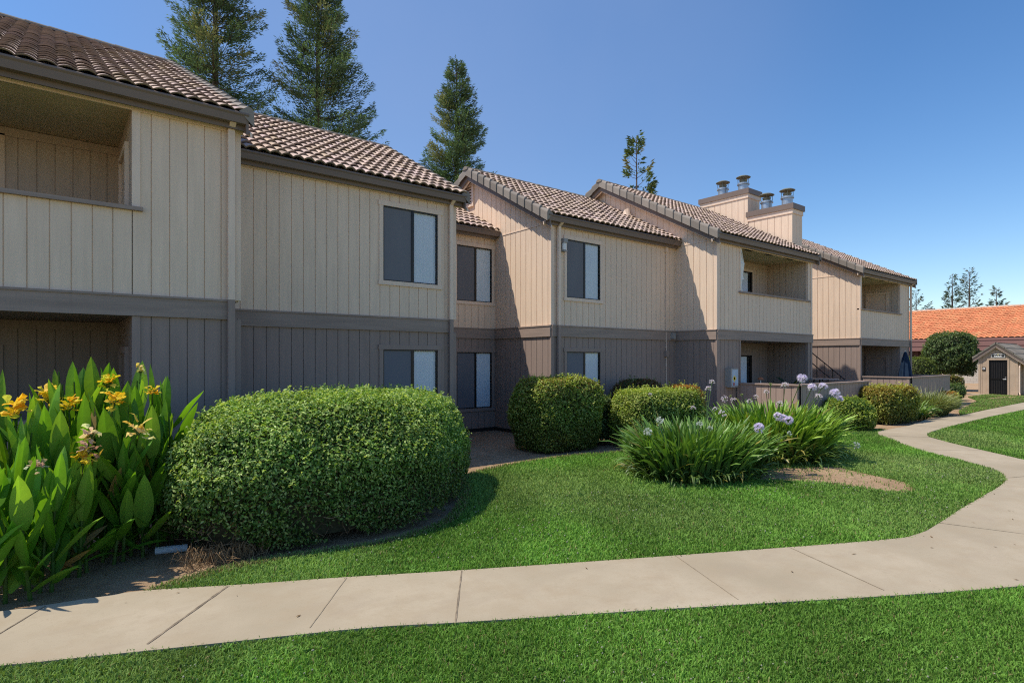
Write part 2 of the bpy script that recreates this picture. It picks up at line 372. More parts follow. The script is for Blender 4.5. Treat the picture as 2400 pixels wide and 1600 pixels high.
# ---- grass blades
def inside(px, py, poly):
    c = np.zeros(len(px), bool); n = len(poly); j = n - 1
    for i in range(n):
        xi, yi = poly[i][0], poly[i][1]; xj, yj = poly[j][0], poly[j][1]
        if yi != yj:
            cond = ((yi > py) != (yj > py)) & (px < (xj - xi) * (py - yi) / (yj - yi) + xi); c ^= cond
        j = i
    return c
def grass_field(name, poly, dens0, dmax, holes=(), label=None, dry=0.):
    P = np.array(poly); x0, y0 = P.min(0); x1, y1 = P.max(0)
    # clip to what a viewer near the photo's spot can see
    n = int((x1 - x0) * (y1 - y0) * dens0); X = []; Y = []
    step = 2_000_000
    while n > 0:
        k = min(step, n); n -= k
        x = rng.uniform(x0, x1, k); y = rng.uniform(y0, y1, k)
        d = SN * x + CS * y; r = CS * x - SN * y
        ok = (d > 2.6) & (d < dmax) & (np.abs(r) < d * 1.0 + 1.2)
        dd = np.maximum(d, 4.5); ok &= rng.random(k) < (4.5 / dd) ** 1.6
        x, y = x[ok], y[ok]; m = inside(x + rng.normal(0, .018, len(x)), y + rng.normal(0, .018, len(x)), poly)
        for h in holes: m &= ~inside(x + rng.normal(0, .06, len(x)), y + rng.normal(0, .06, len(x)), h) | (rng.random(len(x)) < .035 + .12 * (vnoise(x, y, 3.1) > .66))
        X.append(x[m]); Y.append(y[m])
    x = np.concatenate(X); y = np.concatenate(Y); k = len(x)
    d = np.maximum(SN * x + CS * y, 4.5); sc = (d / 4.5) ** .62
    pat = vnoise(x, y, 1.1) * .5 + vnoise(x, y, 4.3) * .3 + vnoise(x, y, 13) * .2
    h = rng.uniform(.020, .042, k) * (.75 + .5 * pat) * np.minimum(sc, 1.5)
    wd = rng.uniform(.0028, .0050, k) * sc
    a = rng.uniform(0, 2 * np.pi, k); lean = rng.uniform(.1, 1.0, k) * h; la = rng.uniform(0, 2 * np.pi, k)
    B = np.stack([x, y, np.full(k, .03)], 1); u = np.stack([np.cos(a), np.sin(a), np.zeros(k)], 1) * wd[:, None]
    lv = np.stack([np.cos(la), np.sin(la), np.zeros(k)], 1)
    mid = B + lv * (lean * .3)[:, None]; mid[:, 2] += h * .6
    tip = B + lv * lean[:, None]; tip[:, 2] += h * (1 - .35 * (lean / h) ** 2)
    V = np.stack([B - u, B + u, mid + u * .8, mid - u * .8, tip], 1).reshape(-1, 3)
    idx = (np.arange(k) * 5)[:, None]
    F = np.concatenate([idx + np.array([[0, 1, 2]]), idx + np.array([[0, 2, 3]]), idx + np.array([[3, 2, 4]])], 1).reshape(-1, 3)
    base = np.array([.145, .305, .040]); lightc = np.array([.24, .43, .09]); dk = np.array([.068, .16, .022]); dryc = np.array([.40, .34, .16])
    t = rng.random(k)[:, None]; pp = pat[:, None]
    c = base * (1 - t) + lightc * t; c = c * (.62 + .7 * pp) * .9 + dk * .2
    fade = np.clip((vnoise(x + 7.3, y + 2.1, .45) - .5) * 3, 0, 1)[:, None] * .6; c = c * (1 - fade) + np.array([.30, .37, .135]) * fade; c = c * (.78 + .46 * vnoise(x - .6 * y, y * .3, 1.6))[:, None]
    edge = np.zeros(k)
    for q in (soil_edge if label and 'between' in label else []): edge = np.maximum(edge, (np.hypot(x - q[0], y - q[1]) < .16) * .5)
    isdry = rng.random(k) < (.03 + dry + edge); c[isdry] = dryc * rng.uniform(.5, 1, (isdry.sum(), 1))
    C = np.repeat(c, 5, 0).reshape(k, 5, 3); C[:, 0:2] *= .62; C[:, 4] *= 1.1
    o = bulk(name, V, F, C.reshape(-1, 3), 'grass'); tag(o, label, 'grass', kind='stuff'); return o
grass_field('grass', lawn_front, 9000, 30, label='mown green lawn in the foreground below the footpath')
grass_field('grass', lawn_mid, 9000, 30, [patch[:-1]], 'mown green lawn between the footpath and the hedges')
grass_field('grass', lawn_right, 5200, 45, label='green lawn wedge enclosed by the curving path at right')
grass_field('grass', lawn_far, 9000, 60, [patch_far[:-1]], 'thin patchy lawn before the small shed', dry=.35)
# ---- clover heads and broad weeds in the lawn
def clover():
    pts = []
    for poly, n in ((lawn_front, 900), (lawn_mid, 900)):
        P = np.array(poly); x = rng.uniform(-1, 13, n * 14); y = rng.uniform(-1, 7, n * 14); m = inside(x, y, poly) & ~inside(x, y, patch[:-1])
        m &= vnoise(x, y, .9) > .52; pts.append(np.stack([x[m], y[m]], 1)[:n])
    p = np.concatenate(pts); k = len(p); d = np.maximum(4, SN * p[:, 0] + CS * p[:, 1]); s = rng.uniform(.005, .0095, k) * (d / 4.5) ** .5
    base = np.array([[0, 0, 1], [1, 0, 0], [0, 1, 0], [-1, 0, 0], [0, -1, 0], [0, 0, -1.]])
    V = (np.stack([p[:, 0], p[:, 1], rng.uniform(.055, .08, k)], 1)[:, None, :] + base[None] * s[:, None, None]).reshape(-1, 3)
    f = np.array([[0, 1, 2], [0, 2, 3], [0, 3, 4], [0, 4, 1], [5, 2, 1], [5, 3, 2], [5, 4, 3], [5, 1, 4]])
    F = (f[None] + (np.arange(k) * 6)[:, None, None]).reshape(-1, 3)
    c = np.where(rng.random((k, 1)) < .6, np.array([[.30, .42, .16]]), np.array([[.5, .52, .38]])) * rng.uniform(.6, 1, (k, 1))
    tag(bulk('clover', V, F, np.repeat(c, 6, 0), 'petal'), 'tiny pale clover heads dotted through the lawn', 'clover', kind='stuff')
clover()
# flat rosettes of broad leaved weed, and scattered dry bits on the slab
def weeds():
    mb = MB()
    for cx, cy, n in ((4.0, 4.25, 5), (5.2, 3.75, 6), (6.3, 3.15, 6), (2.6, 5.1, 4), (8.4, 3.3, 5), (4.6, 1.75, 6), (3.4, 2.6, 5), (6.0, .75, 5), (1.2, 3.9, 4), (7.2, 4.3, 4)):
        for q in range(n):
            x, y = cx + random.gauss(0, .22), cy + random.gauss(0, .16)
            if not (inside(np.array([x]), np.array([y]), lawn_mid)[0] or inside(np.array([x]), np.array([y]), lawn_front)[0]): continue
            for k in range(9):
                a = random.uniform(0, 6.28); L = random.uniform(.035, .08); c = random.uniform(.75, 1.1); mb.cur = (.16 * c, .32 * c, .06 * c)
                dx, dy = math.cos(a), math.sin(a); wd = random.uniform(.006, .011); z = random.uniform(.045, .065)
                mb.add([(x, y, .04), (x + dx * L * .6 - dy * wd, y + dy * L * .6 + dx * wd, z + .01), (x + dx * L, y + dy * L, z - .005), (x + dx * L * .6 + dy * wd, y + dy * L * .6 - dx * wd, z + .01)], [(0, 1, 2, 3)])
    tag(build('weeds', mb, 'grass'), 'flat broad leaved weed rosettes in the mown lawn', 'weeds', kind='stuff')
    mb = MB()
    for k in range(420):
        t = random.random()
        if t < .25: x = random.uniform(-1, 12); y = random.uniform(0, 6); ok = inside(np.array([x]), np.array([y]), path)[0]; z = .054
        else: x = random.uniform(.2, 9.6); y = random.uniform(6.0, 9.6); ok = not inside(np.array([x]), np.array([y]), lawn_mid)[0]; z = .006
        if not ok: continue
        a = random.uniform(0, 6.28); L = random.uniform(.008, .03); c = random.uniform(.5, 1.3); mb.cur = (.24 * c, .15 * c, .08 * c); dx, dy = math.cos(a) * L, math.sin(a) * L
        mb.add([(x - dx, y - dy, z), (x + dy * .3, y - dx * .3, z + .004), (x + dx, y + dy, z + .006), (x - dy * .3, y + dx * .3, z + .003)], [(0, 1, 2, 3)])
    tag(build('leaf_litter', mb, 'grass'), 'scattered dry leaf bits on the slab and bare soil', 'leaf litter', kind='stuff')
weeds()

# ================================================================== APARTMENT BUILDING
BANDT, BANDB, SOF, EAVE = 2.89, 2.60, 5.455, 5.62
bld = thing('apartment_building', (8, 12, 0), 'long two storey beige and grey apartment building with stepped wings and tiled roofs', 'building')

def siding(mb, o, u, n, W, z0, z1, holes=(), pitch=.2205, gw=.015, gd=.014, phase=.1, extra=()):
    """vertical grooved boards, grooves cut as real recesses. z1: number or function of u. holes: (u0,u1,z0,z1)"""
    top = z1 if callable(z1) else (lambda t: z1)
    P = lambda a, b, z: (o[0] + u[0] * a + n[0] * b, o[1] + u[1] * a + n[1] * b, z)
    br = {0., W}; grooves = []
    k = phase
    while k < W - .02:
        if k > .02: grooves.append((k - gw / 2, k + gw / 2)); br |= {k - gw / 2, k + gw / 2}
        k += pitch
    for h in holes: br |= {max(0, h[0]), min(W, h[1])}
    for e in extra: br.add(e)
    br = sorted(br)
    isg = lambda a: any(g0 - 1e-6 <= a <= g1 + 1e-6 for g0, g1 in grooves)
    for a, b in zip(br, br[1:]):
        if b - a < 1e-5: continue
        m = (a + b) / 2; dep = -gd if isg(m) else 0.
        spans = [(z0, None)]
        hs = sorted([h for h in holes if h[0] - 1e-6 < m < h[1] + 1e-6], key=lambda h: h[2])
        segs = []; cz = z0
        for h in hs:
            if h[2] > cz: segs.append((cz, h[2], False))
            cz = h[3]
        segs.append((cz, None, True))
        for s0, s1, istop in segs:
            ta, tb = (top(a), top(b)) if istop else (s1, s1)
            if max(ta, tb) - s0 < 1e-4: continue
            mb.quad(P(a, dep, s0), P(b, dep, s0), P(b, dep, tb), P(a, dep, ta))
            if dep:
                mb.quad(P(a, 0, s0), P(a, dep, s0), P(a, dep, ta), P(a, 0, ta))
                mb.quad(P(b, dep, s0), P(b, 0, s0), P(b, 0, tb), P(b, dep, tb))

U = (1, 0); NF = (0, -1)             # front walls: along +X, facing -Y
US = (0, 1); NS = (-1, 0)            # left side walls: along +Y, facing -X
NR = (1, 0)

def part(name, mb, m, parent=bld, label=None, smooth=False):
    o = build(name, mb, m, parent, smooth)
    if label: o['label'] = label
    return o

def window(x0, x1, z0, z1, Y, upper):
    """two-light sliding window in a front wall at plane Y: trim, frame, insect screen left, blind behind the glass right"""
    tw = .085; tm = M['upper'] if upper else M['lower']
    t = MB(); f = .022
    t.box(x0 - tw, x0 + .002, Y - f, Y + .05, z0, z1); t.box(x1 - .002, x1 + tw, Y - f, Y + .05, z0, z1)
    t.box(x0 - tw - .02, x1 + tw + .03, Y - f - .006, Y + .05, z1 - .002, z1 + tw + .01); t.box(x0 - tw - .02, x1 + tw + .02, Y - f - .008, Y + .05, z0 - tw, z0 + .002)
    root = build('window', t, 'trim_u' if upper else 'lower', bld)
    fr = MB(); w = .026; ya, yb = Y - .004, Y + .05; xm = x0 + (x1 - x0) * .52
    fr.box(x0 + .003, x0 + w, ya, yb, z0 + .003, z1 - .003); fr.box(x1 - w, x1 - .003, ya, yb, z0 + .003, z1 - .003)
    fr.box(x0 + w, x1 - w, ya, yb, z1 - w, z1 - .003); fr.box(x0 + w, x1 - w, ya, yb, z0 + .003, z0 + w)
    fr.box(xm - .02, xm + .045, ya + .004, yb, z0 + w, z1 - w)
    build('frame', fr, 'bronze', root)
    sc = MB(); sc.quad((x0 + w, Y + .012, z0 + w), (xm - .02, Y + .012, z0 + w), (xm - .02, Y + .012, z1 - w), (x0 + w, Y + .012, z1 - w)); build('screen', sc, 'screen', root)
    gp = MB(); gp.quad((xm + .045, Y + .026, z0 + w), (x1 - w, Y + .026, z0 + w), (x1 - w, Y + .026, z1 - w), (xm + .045, Y + .026, z1 - w))
    build('pane', gp, 'glass', root)
    bl = MB(); sw = .089; k = 0; xx = xm + .05
    while xx < x1 - w - .01:
        e = min(xx + sw, x1 - w + .01); dy = random.uniform(-.004, .004)
        bl.add([(xx, Y + .075 + dy, z0), (e, Y + .044 + dy, z0), (e, Y + .044 + dy, z1), (xx, Y + .075 + dy, z1)], [(0, 1, 2, 3)]); xx += sw * .9
    xx = x0 + w - .02
    while xx < xm:
        e = min(xx + sw, xm + .05); dy = random.uniform(-.004, .004)
        bl.add([(xx, Y + .125 + dy, z0), (e, Y + .108 + dy, z0), (e, Y + .108 + dy, z1), (xx, Y + .125 + dy, z1)], [(0, 1, 2, 3)]); xx += sw * .9
    build('blind', bl, 'blind', root)
    bk = MB(); bk.box(x0 - .02, x1 + .02, Y + .4, Y + .42, z0 - .1, z1 + .1); build('dark_room', bk, 'dark', root)
    return root

def front(x0, x1, Y, upholes=(), lowholes=(), phase=.1):
    mb = MB(); siding(mb, (x0, Y), U, NF, x1 - x0, BANDT - .02, SOF + .1, [(a - x0, b - x0, c, d) for a, b, c, d in upholes], phase=phase)
    part('upper_front_wall', mb, 'upper')
    runs = [(x0, x1)]
    if lowholes and lowholes[0][2] == 0: runs = [(x0, lowholes[0][0]), (lowholes[0][1], x1)]; lowholes = ()
    for a0, a1 in runs:
        mb = MB(); siding(mb, (a0, Y), U, NF, a1 - a0, .1, BANDB + .02, [(a - x0, b - x0, c, d) for a, b, c, d in lowholes], phase=(phase - (a0 - x0)) % .2205)
        part('lower_front_wall', mb, 'lower')
def side(X, y0, y1, topfn, phase=.12, facing=NS, flash=5.49, extra=()):
    o = (X, y0); W = y1 - y0
    mb = MB(); siding(mb, o, US, facing, W, BANDT - .02, flash, phase=phase)
    siding(mb, (X + .004 * facing[0] * -1, y0), US, facing, W, flash, topfn, phase=phase, extra=extra); part('upper_side_wall', mb, 'upper')
    mb = MB(); siding(mb, o, US, facing, W, .1, BANDB + .02, phase=phase); part('lower_side_wall', mb, 'lower')
    mb = MB(); mb.obox(o, US, facing, .0, W, 0, .012, flash - .012, flash + .014); part('flashing', mb, 'trim_u')
def band(x0, x1, Y, ends=0.):
    mb = MB(); mb.box(x0, x1, Y - .04, Y + .02, BANDB, BANDT - .03); mb.box(x0, x1, Y - .055, Y + .02, BANDT - .03, BANDT); part('band_board', mb, 'band')
def band_side(X, y0, y1):
    mb = MB(); mb.box(X - .04, X + .02, y0, y1, BANDB, BANDT - .03); mb.box(X - .055, X + .02, y0, y1, BANDT - .03, BANDT); part('band_board', mb, 'band')
def corner(x, Y, sx=.1, wrap=True, lowt=0., mat_u='trim_u'):
    """corner board at (x,Y); x is the outer left corner"""
    mb = MB(); mb.box(x - .02, x + sx, Y - .02, Y + .03, BANDT, SOF); part('corner_board', mb, 'trim_u')
    mb = MB(); mb.box(x - .02, x + sx, Y - .02, Y + .03, .06, BANDB); part('corner_board', mb, 'lower')

def tile_col(n):
    base = np.array([.53, .405, .33]); t = rng.normal(0, 1, (n, 1))
    c = base * (1 + .10 * t); c[:, 2:] *= (1 + .05 * rng.normal(0, 1, (n, 1))); return np.clip(c, .05, .8)
def wavy(x0, x1, ya, za, yb, zb, wave=.203, expo=.345, amp=.046, lip=.056, colfn=tile_col, seg=7, fx=None):
    """interlocking S tiles laid in courses from the eave (ya,za) to the ridge (yb,zb). fx maps (x,y)->world for turned roofs"""
    L = math.hypot(yb - ya, zb - za); ny, nz = -(zb - za) / L, (yb - ya) / L
    if nz < 0: ny, nz = -ny, -nz
    nc = max(1, round(L / expo)); nw = max(1, round((x1 - x0) / wave)); n = nw * seg
    fr = np.arange(n + 1) / seg; xs = x0 + (x1 - x0) * np.arange(n + 1) / n
    prof = amp * np.abs(np.sin(np.pi * (fr % 1.0))) ** .8
    Vs = []; Fs = []; Cs = []; b = 0
    for c in range(nc):
        t0 = c / nc; t1 = min(1.0, (c + 1.12) / nc)
        col = tile_col(nw) if colfn is None else colfn(nw); col = np.repeat(col, seg, 0); col = np.vstack([col, col[-1:]])
        jit = np.repeat(rng.normal(0, .0035, nw), seg); jit = np.append(jit, jit[-1])
        rows = []
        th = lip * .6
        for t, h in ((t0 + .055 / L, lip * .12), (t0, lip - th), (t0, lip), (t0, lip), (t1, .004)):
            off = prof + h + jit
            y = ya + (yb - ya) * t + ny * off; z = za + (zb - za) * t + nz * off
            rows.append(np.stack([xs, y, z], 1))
        Vs += rows; Cs += [col * .36, col * .42, col * .5, col, col * .96]  # underside and lip rows darkened, shade put into the tile colour
        for r in (0, 1, 3):
            i = np.arange(n); a = b + r * (n + 1) + i
            Fs.append(np.stack([a, a + 1, a + n + 2, a + n + 1], 1))
        b += 5 * (n + 1)
    V = np.concatenate(Vs); F = np.concatenate(Fs); C = np.concatenate(Cs)
    return V, F, C
def roof_cover(x0, x1, ye, yr, zr, back=True, lip=.054, amp=.046):
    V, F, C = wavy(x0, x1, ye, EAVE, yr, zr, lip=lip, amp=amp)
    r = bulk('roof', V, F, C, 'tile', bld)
    u = MB(); th = .03
    u.add([(x0, ye + .05, EAVE - .05), (x1, ye + .05, EAVE - .05), (x1, yr, zr - th - .03), (x0, yr, zr - th - .03)], [(3, 2, 1, 0)])
    if back:
        u.cur = (.26, .2, .165); yb = 2 * yr - ye
        u.add([(x0, yb, EAVE), (x1, yb, EAVE), (x1, yr, zr + .02), (x0, yr, zr + .02)], [(0, 1, 2, 3)])
    build('roof_deck', u, 'tile', r)
    return r
def ridge_caps(root, x0, x1, y, z, step=.40):
    mb = MB(); x = x0
    while x < x1 - .05:
        e = min(x + step, x1); k = random.uniform(.8, 1.15); mb.cur = (.22 * k, .19 * k, .155 * k)
        vs = []; fs = []; seg = 7
        for xx, rr in ((x, .125), (e + .03, .112)):
            for q in range(seg + 1):
                t = math.pi * q / seg; vs.append((xx, y - rr * math.cos(t), z - .035 + rr * .85 * math.sin(t)))
        for q in range(seg): fs.append((q, q + 1, q + seg + 2, q + seg + 1))
        fs.append(tuple(range(seg + 1))); fs.append(tuple(range(seg + 1, 2 * seg + 2))[::-1])
        mb.add(vs, fs); x = e
    build('ridge_cap', mb, 'tile', root)
def rake_tiles(root, X, ye, yr, zr, sgn, exp=.345, drop=.17, lap=.14):
    """capped trim tiles along a gable edge; sgn -1: outer face looks to -X"""
    mb = MB(); L = math.hypot(yr - ye, zr - EAVE); n = max(2, round(L / exp)); dy, dz = (yr - ye) / L, (zr - EAVE) / L
    for k in range(n):
        c = random.uniform(.8, 1.15); mb.cur = (.25 * c, .22 * c, .19 * c)
        s0 = k * L / n - .03; s1 = (k + 1) * L / n + .015
        rows = []
        for s, g_ in ((s0, 1.45), (s1, .7)):
            pr = []
            for q in range(8):
                if q == 0: px, h = -.045 * g_, -drop
                elif q == 7: px, h = lap, .025
                else:
                    t = math.pi * .5 * (q - 1) / 5; px = -.045 * g_ + .09 * (1 - math.cos(t)); h = .02 + .07 * g_ * math.sin(t)
                pr.append((X + sgn * -px, ye + dy * s - dz * h * 0 , EAVE + dz * s + h))
            rows.append(pr)
        vs = rows[0] + rows[1]; fs = [(q, q + 1, q + 9, q + 8) for q in range(7)]; fs.append(tuple(range(8)))
        mb.add(vs, fs)
    build('rake_tile', mb, 'tile', root)
def rake_board(X, ye, yr, zr, thick=.035, depth=.2, drop=.10):
    mb = MB(); z0 = EAVE - drop; z1 = zr - drop
    for s in (-1, 1):
        a = (ye if s < 0 else 2 * yr - ye)
        P = [(X, a, z0 - depth), (X, yr, z1 - depth), (X, yr, z1), (X, a, z0)]
        Q = [(X + thick, y, z) for _, y, z in P]
        mb.add(P + Q, [(0, 1, 2, 3), (7, 6, 5, 4), (0, 4, 5, 1), (1, 5, 6, 2), (2, 6, 7, 3), (3, 7, 4, 0)])
    part('rake_board', mb, 'fascia')
    mb = MB()                                     # sunlit lath between board and wall, seen as the pale line under the board
    for s in (-1, 1):
        a = (ye if s < 0 else 2 * yr - ye); zz0, zz1 = z0 - depth, z1 - depth
        P = [(X + thick + .02, a, zz0 - .035), (X + thick + .02, yr, zz1 - .035), (X + thick + .02, yr, zz1 + .03), (X + thick + .02, a, zz0 + .03)]
        Q = [(x + .03, y, z) for x, y, z in P]
        mb.add(P + Q, [(0, 1, 2, 3), (7, 6, 5, 4), (0, 4, 5, 1), (1, 5, 6, 2), (2, 6, 7, 3), (3, 7, 4, 0)])
    part('rake_lath', mb, 'trim_u')
def eave(x0, x1, ye, Y):
    """K-style gutter, fascia and soffit along a front wall at plane Y"""
    mb = MB(); prof = [(-.0, .0), (-.012, -.012), (-.012, -.03), (.01, -.055), (.03, -.15), (.13, -.15), (.13, -.01)]
    y0 = ye - .03; vs = []; n = len(prof)
    for x in (x0, x1):
        for py, pz in prof: vs.append((x, y0 + py, EAVE + pz))
    fs = [(i, i + 1, i + 1 + n, i + n) for i in range(n - 1)] + [tuple(range(n))[::-1], tuple(range(n, 2 * n))]
    mb.add(vs, fs); part('gutter', mb, 'fascia')
    mb = MB(); mb.box(x0 + .02, x1 - .02, y0 + .135, y0 + .165, SOF - .055, EAVE - .02); part('fascia_board', mb, 'fascia')
    mb = MB(); mb.box(x0 + .02, x1 - .02, y0 + .165, Y + .02, SOF - .004, SOF + .02); mb.box(x0 + .02, x1 - .02, Y - .03, Y - .002, SOF - .07, SOF - .006); part('soffit', mb, 'trim_u')
def downspout(x, Y, z1=SOF - .06, z0=.08, wd=.085, dp=.06, split=True):
    mb = MB(); mb.box(x, x + wd, Y - dp - .045, Y - .045, (BANDT if split else z0), z1)
    mb.add([(x + .004, Y - dp - .045, z1), (x + wd - .004, Y - dp - .045, z1), (x + wd - .004, Y - .045, z1), (x + .004, Y - .045, z1), (x + .004, Y - .22, z1 + .08), (x + wd - .004, Y - .22, z1 + .08), (x + wd - .004, Y - .16, z1 + .08), (x + .004, Y - .16, z1 + .08)],
           [(0, 1, 5, 4), (1, 2, 6, 5), (2, 3, 7, 6), (3, 0, 4, 7)])
    r = part('downspout', mb, 'trim_u')
    mb = MB(); mb.box(x - .002, x + wd + .002, Y - dp - .047, Y - .045, z0, BANDT); build('lower_pipe', mb, 'lower', r)

def recess(x0, x1, Y, dep, z0, z1, mat_w, ceil, name, left_wall=True):
    """balcony or patio hollow: back wall, side walls, ceiling and floor"""
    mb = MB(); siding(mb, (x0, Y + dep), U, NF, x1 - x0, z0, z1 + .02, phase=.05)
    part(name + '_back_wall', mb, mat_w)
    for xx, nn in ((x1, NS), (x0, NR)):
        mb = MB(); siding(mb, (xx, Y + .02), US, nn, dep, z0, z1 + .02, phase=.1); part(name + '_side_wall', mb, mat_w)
    mb = MB(); mb.box(x0 - .02, x1 + .02, Y + .02, Y + dep + .05, z1 + .005, z1 + .04); cl = part(name + '_ceiling', mb, ceil)
    mb = MB(); mb.box(x0, x1, Y + .02, Y + dep, z0 - .06, z0); part(name + '_floor', mb, 'concrete')
    mb = MB(); mb.box(x0, x1, Y + dep - .025, Y + dep - .002, z1 - .13, z1 - .003); part(name + '_header', mb, 'recess' if mat_w == 'recess' else 'recess_low')
    return cl
def jamb(x0, x1, Y, z0, z1, m, w=.09):
    for a, b in ((x0 - w, x0 + .005), (x1 - .005, x1 + w)):
        mb = MB(); mb.box(a, b, Y - .018, Y + .06, z0, z1); part('opening_trim', mb, m)
def rail_cap(x0, x1, Y, z=4.05):
    mb = MB(); mb.box(x0 - .1, x1 + .12, Y - .06, Y + .12, z - .022, z + .03); part('rail_cap', mb, 'band')
def slot(cl, x0, x1, y0, y1, z):
    mb = MB(); mb.box(x0, x1, y0, y1, z - .003, z + .004); build('soffit_vent', mb, 'dark', cl)

# ---------------------------------------------------------------- wing A (nearest, left)
YA, YB, YC, YD, YE, YF = 9.42, 10.95, 10.97, 13.36, 9.55, 9.70
XA0, XA, XB, XC, XE, XE1, XF, XF1 = -6.0, 2.24, 7.07, 9.97, 15.14, 21.04, 25.58, 31.05
ZB = 4.03
front(XA0, XA, YA, [(-4.6, .89, ZB, SOF)], [(-4.6, .89, 0, BANDB + .1)], phase=.055)
band(XA0, XA - .1, YA)
jamb(-4.6, .89, YA, ZB, SOF - .01, 'trim_u'); jamb(-4.6, .89, YA, .05, BANDB - .002, 'lower')
rail_cap(-4.6, .89, YA)
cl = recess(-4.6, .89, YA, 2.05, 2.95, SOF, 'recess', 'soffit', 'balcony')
slot(cl, -3.2, -2.6, YA + .14, YA + .24, SOF); slot(cl, -.95, -.28, YA + .1, YA + .2, SOF)
recess(-4.6, .89, YA, 2.05, .05, BANDB, 'recess_low', 'recess_low', 'patio')
# balcony storage doors on the side wall, sliding door to the left
def door_side(X, y0, y1, z0, z1, m):
    mb = MB(); mb.box(X - .05, X + .01, y0 - .09, y0, z0, z1 + .09); mb.box(X - .05, X + .01, y1, y1 + .09, z0, z1 + .09); mb.box(X - .05, X + .01, y0, y1, z1, z1 + .09)
    d = part('storage_door', mb, m)
    mb = MB(); mb.box(X - .012, X + .01, y0 + .004, y1 - .004, z0 + .01, z1 - .004); build('door_leaf', mb, m, d)
    mb = MB(); mb.lathe((X - .012, y0 + .09, z0 + .95), [(.0, -.02), (.025, -.012), (.025, .012), (0, .02)], 10); build('door_knob', mb, 'metal', d)
door_side(.89, 9.95, 10.75, 2.98, 5.0, 'upper'); door_side(.89, 9.95, 10.75, .08, 2.1, 'lower')
def slider(x0, x1, Y, z0, z1, m, flip=False):
    mb = MB(); mb.box(x0 - .09, x0, Y - .025, Y, z0, z1 + .09); mb.box(x1, x1 + .09, Y - .025, Y, z0, z1 + .09); mb.box(x0, x1, Y - .025, Y, z1, z1 + .09)
    d = part('sliding_door', mb, m)
    mb = MB(); w = .05; xm = (x0 + x1) / 2
    mb.box(x0, x0 + w, Y - .04, Y - .002, z0, z1); mb.box(x1 - w - .06, x1, Y - .04, Y - .002, z0, z1); mb.box(x0 + w, x1 - w, Y - .04, Y - .002, z1 - w, z1); mb.box(xm - .03, xm + .03, Y - .04, Y - .002, z0, z1 - w); mb.box(x0 + w, x1 - w, Y - .04, Y - .002, z0, z0 + .04)
    build('frame', mb, 'bronze', d)
    mb = MB(); xx = xm + .03
    while xx < x1 - w - .07 - .22: mb.add([(xx, Y - .003, z0 + .04), (xx + .085, Y - .012, z0 + .04), (xx + .085, Y - .012, z1 - w), (xx, Y - .003, z1 - w)], [(0, 1, 2, 3)]); xx += .078
    build('blind', mb, 'blind', d)
    mb = MB(); mb.quad((x0 + w, Y - .026, z0 + .04), (x1 - w - .06, Y - .026, z0 + .04), (x1 - w - .06, Y - .026, z1 - w), (x0 + w, Y - .026, z1 - w)); build('pane', mb, 'glass', d)
    mb = MB(); mb.box(x0 + .01, x1 - .01, Y - .0015, Y + .002, z0, z1); build('dark_room', mb, 'dark', d)
slider(-2.45, -.62, YA + 2.05, .07, 2.14, 'lower'); slider(-2.45, -.60, YA + 2.05, 2.97, 5.26, 'upper')
corner(XA - .1, YA, .12)
downspout(2.07, YA, wd=.09)
eave(XA0, 2.31, 9.17, YA)
rA = roof_cover(XA0, 2.32, 9.17, 16.3, 9.2, lip=.034, amp=.036); ridge_caps(rA, XA0, 2.36, 16.3, 9.22); rake_tiles(rA, 2.32, 9.17, 16.3, 9.2, 1)
rake_board(2.28, 9.17, 16.3, 9.2)
gab = lambda ye, yr, zr, y0: (lambda t: EAVE - .12 + (zr - EAVE) * (1 - abs((y0 + t) - yr) / (yr - ye)))
side(XA, YA, 23.4, gab(9.17, 16.3, 9.2, YA), facing=NR, extra=(16.3 - YA,)); side(XA0, YA, 23.4, gab(9.17, 16.3, 9.2, YA), extra=(16.3 - YA,))

# ---------------------------------------------------------------- wing B (window pair)
w_up, w_lo = (5.33, 6.62, 3.62, 5.15), (5.33, 6.62, .66, 2.22)
front(XA, XB, YB, [w_up], [w_lo], phase=.16); band(XA + .01, XB - .13, YB)
window(*w_up, YB, True); window(*w_lo, YB, False)
corner(XB - .1, YB, .12); downspout(6.88, YB, wd=.085)
eave(XA + .02, 7.22, 10.73, YB)
rB = roof_cover(XA + .02, 7.24, 10.73, 14.7, 7.8); ridge_caps(rB, XA + .1, 7.27, 14.7, 7.82); rake_tiles(rB, 7.24, 10.73, 14.7, 7.8, 1)
rake_board(7.19, 10.73, 14.7, 7.8)
side(XB, YB, 18.4, gab(10.73, 14.7, 7.8, YB), facing=NR, extra=(14.7 - YB,))

# ---------------------------------------------------------------- recess D (windows between B and C)
d_up, d_lo = (8.68, 9.86, 3.62, 5.14), (8.68, 9.86, .66, 2.22)
front(XB, XC, YD, [d_up], [d_lo], phase=.12); band(XB, XC - .02, YD)
window(*d_up, YD, True); window(*d_lo, YD, False)
eave(XB + .02, XC - .02, 13.1, YD)
rD = roof_cover(XB + .3, XC - .03, 13.1, 17.2, 7.75, back=True)

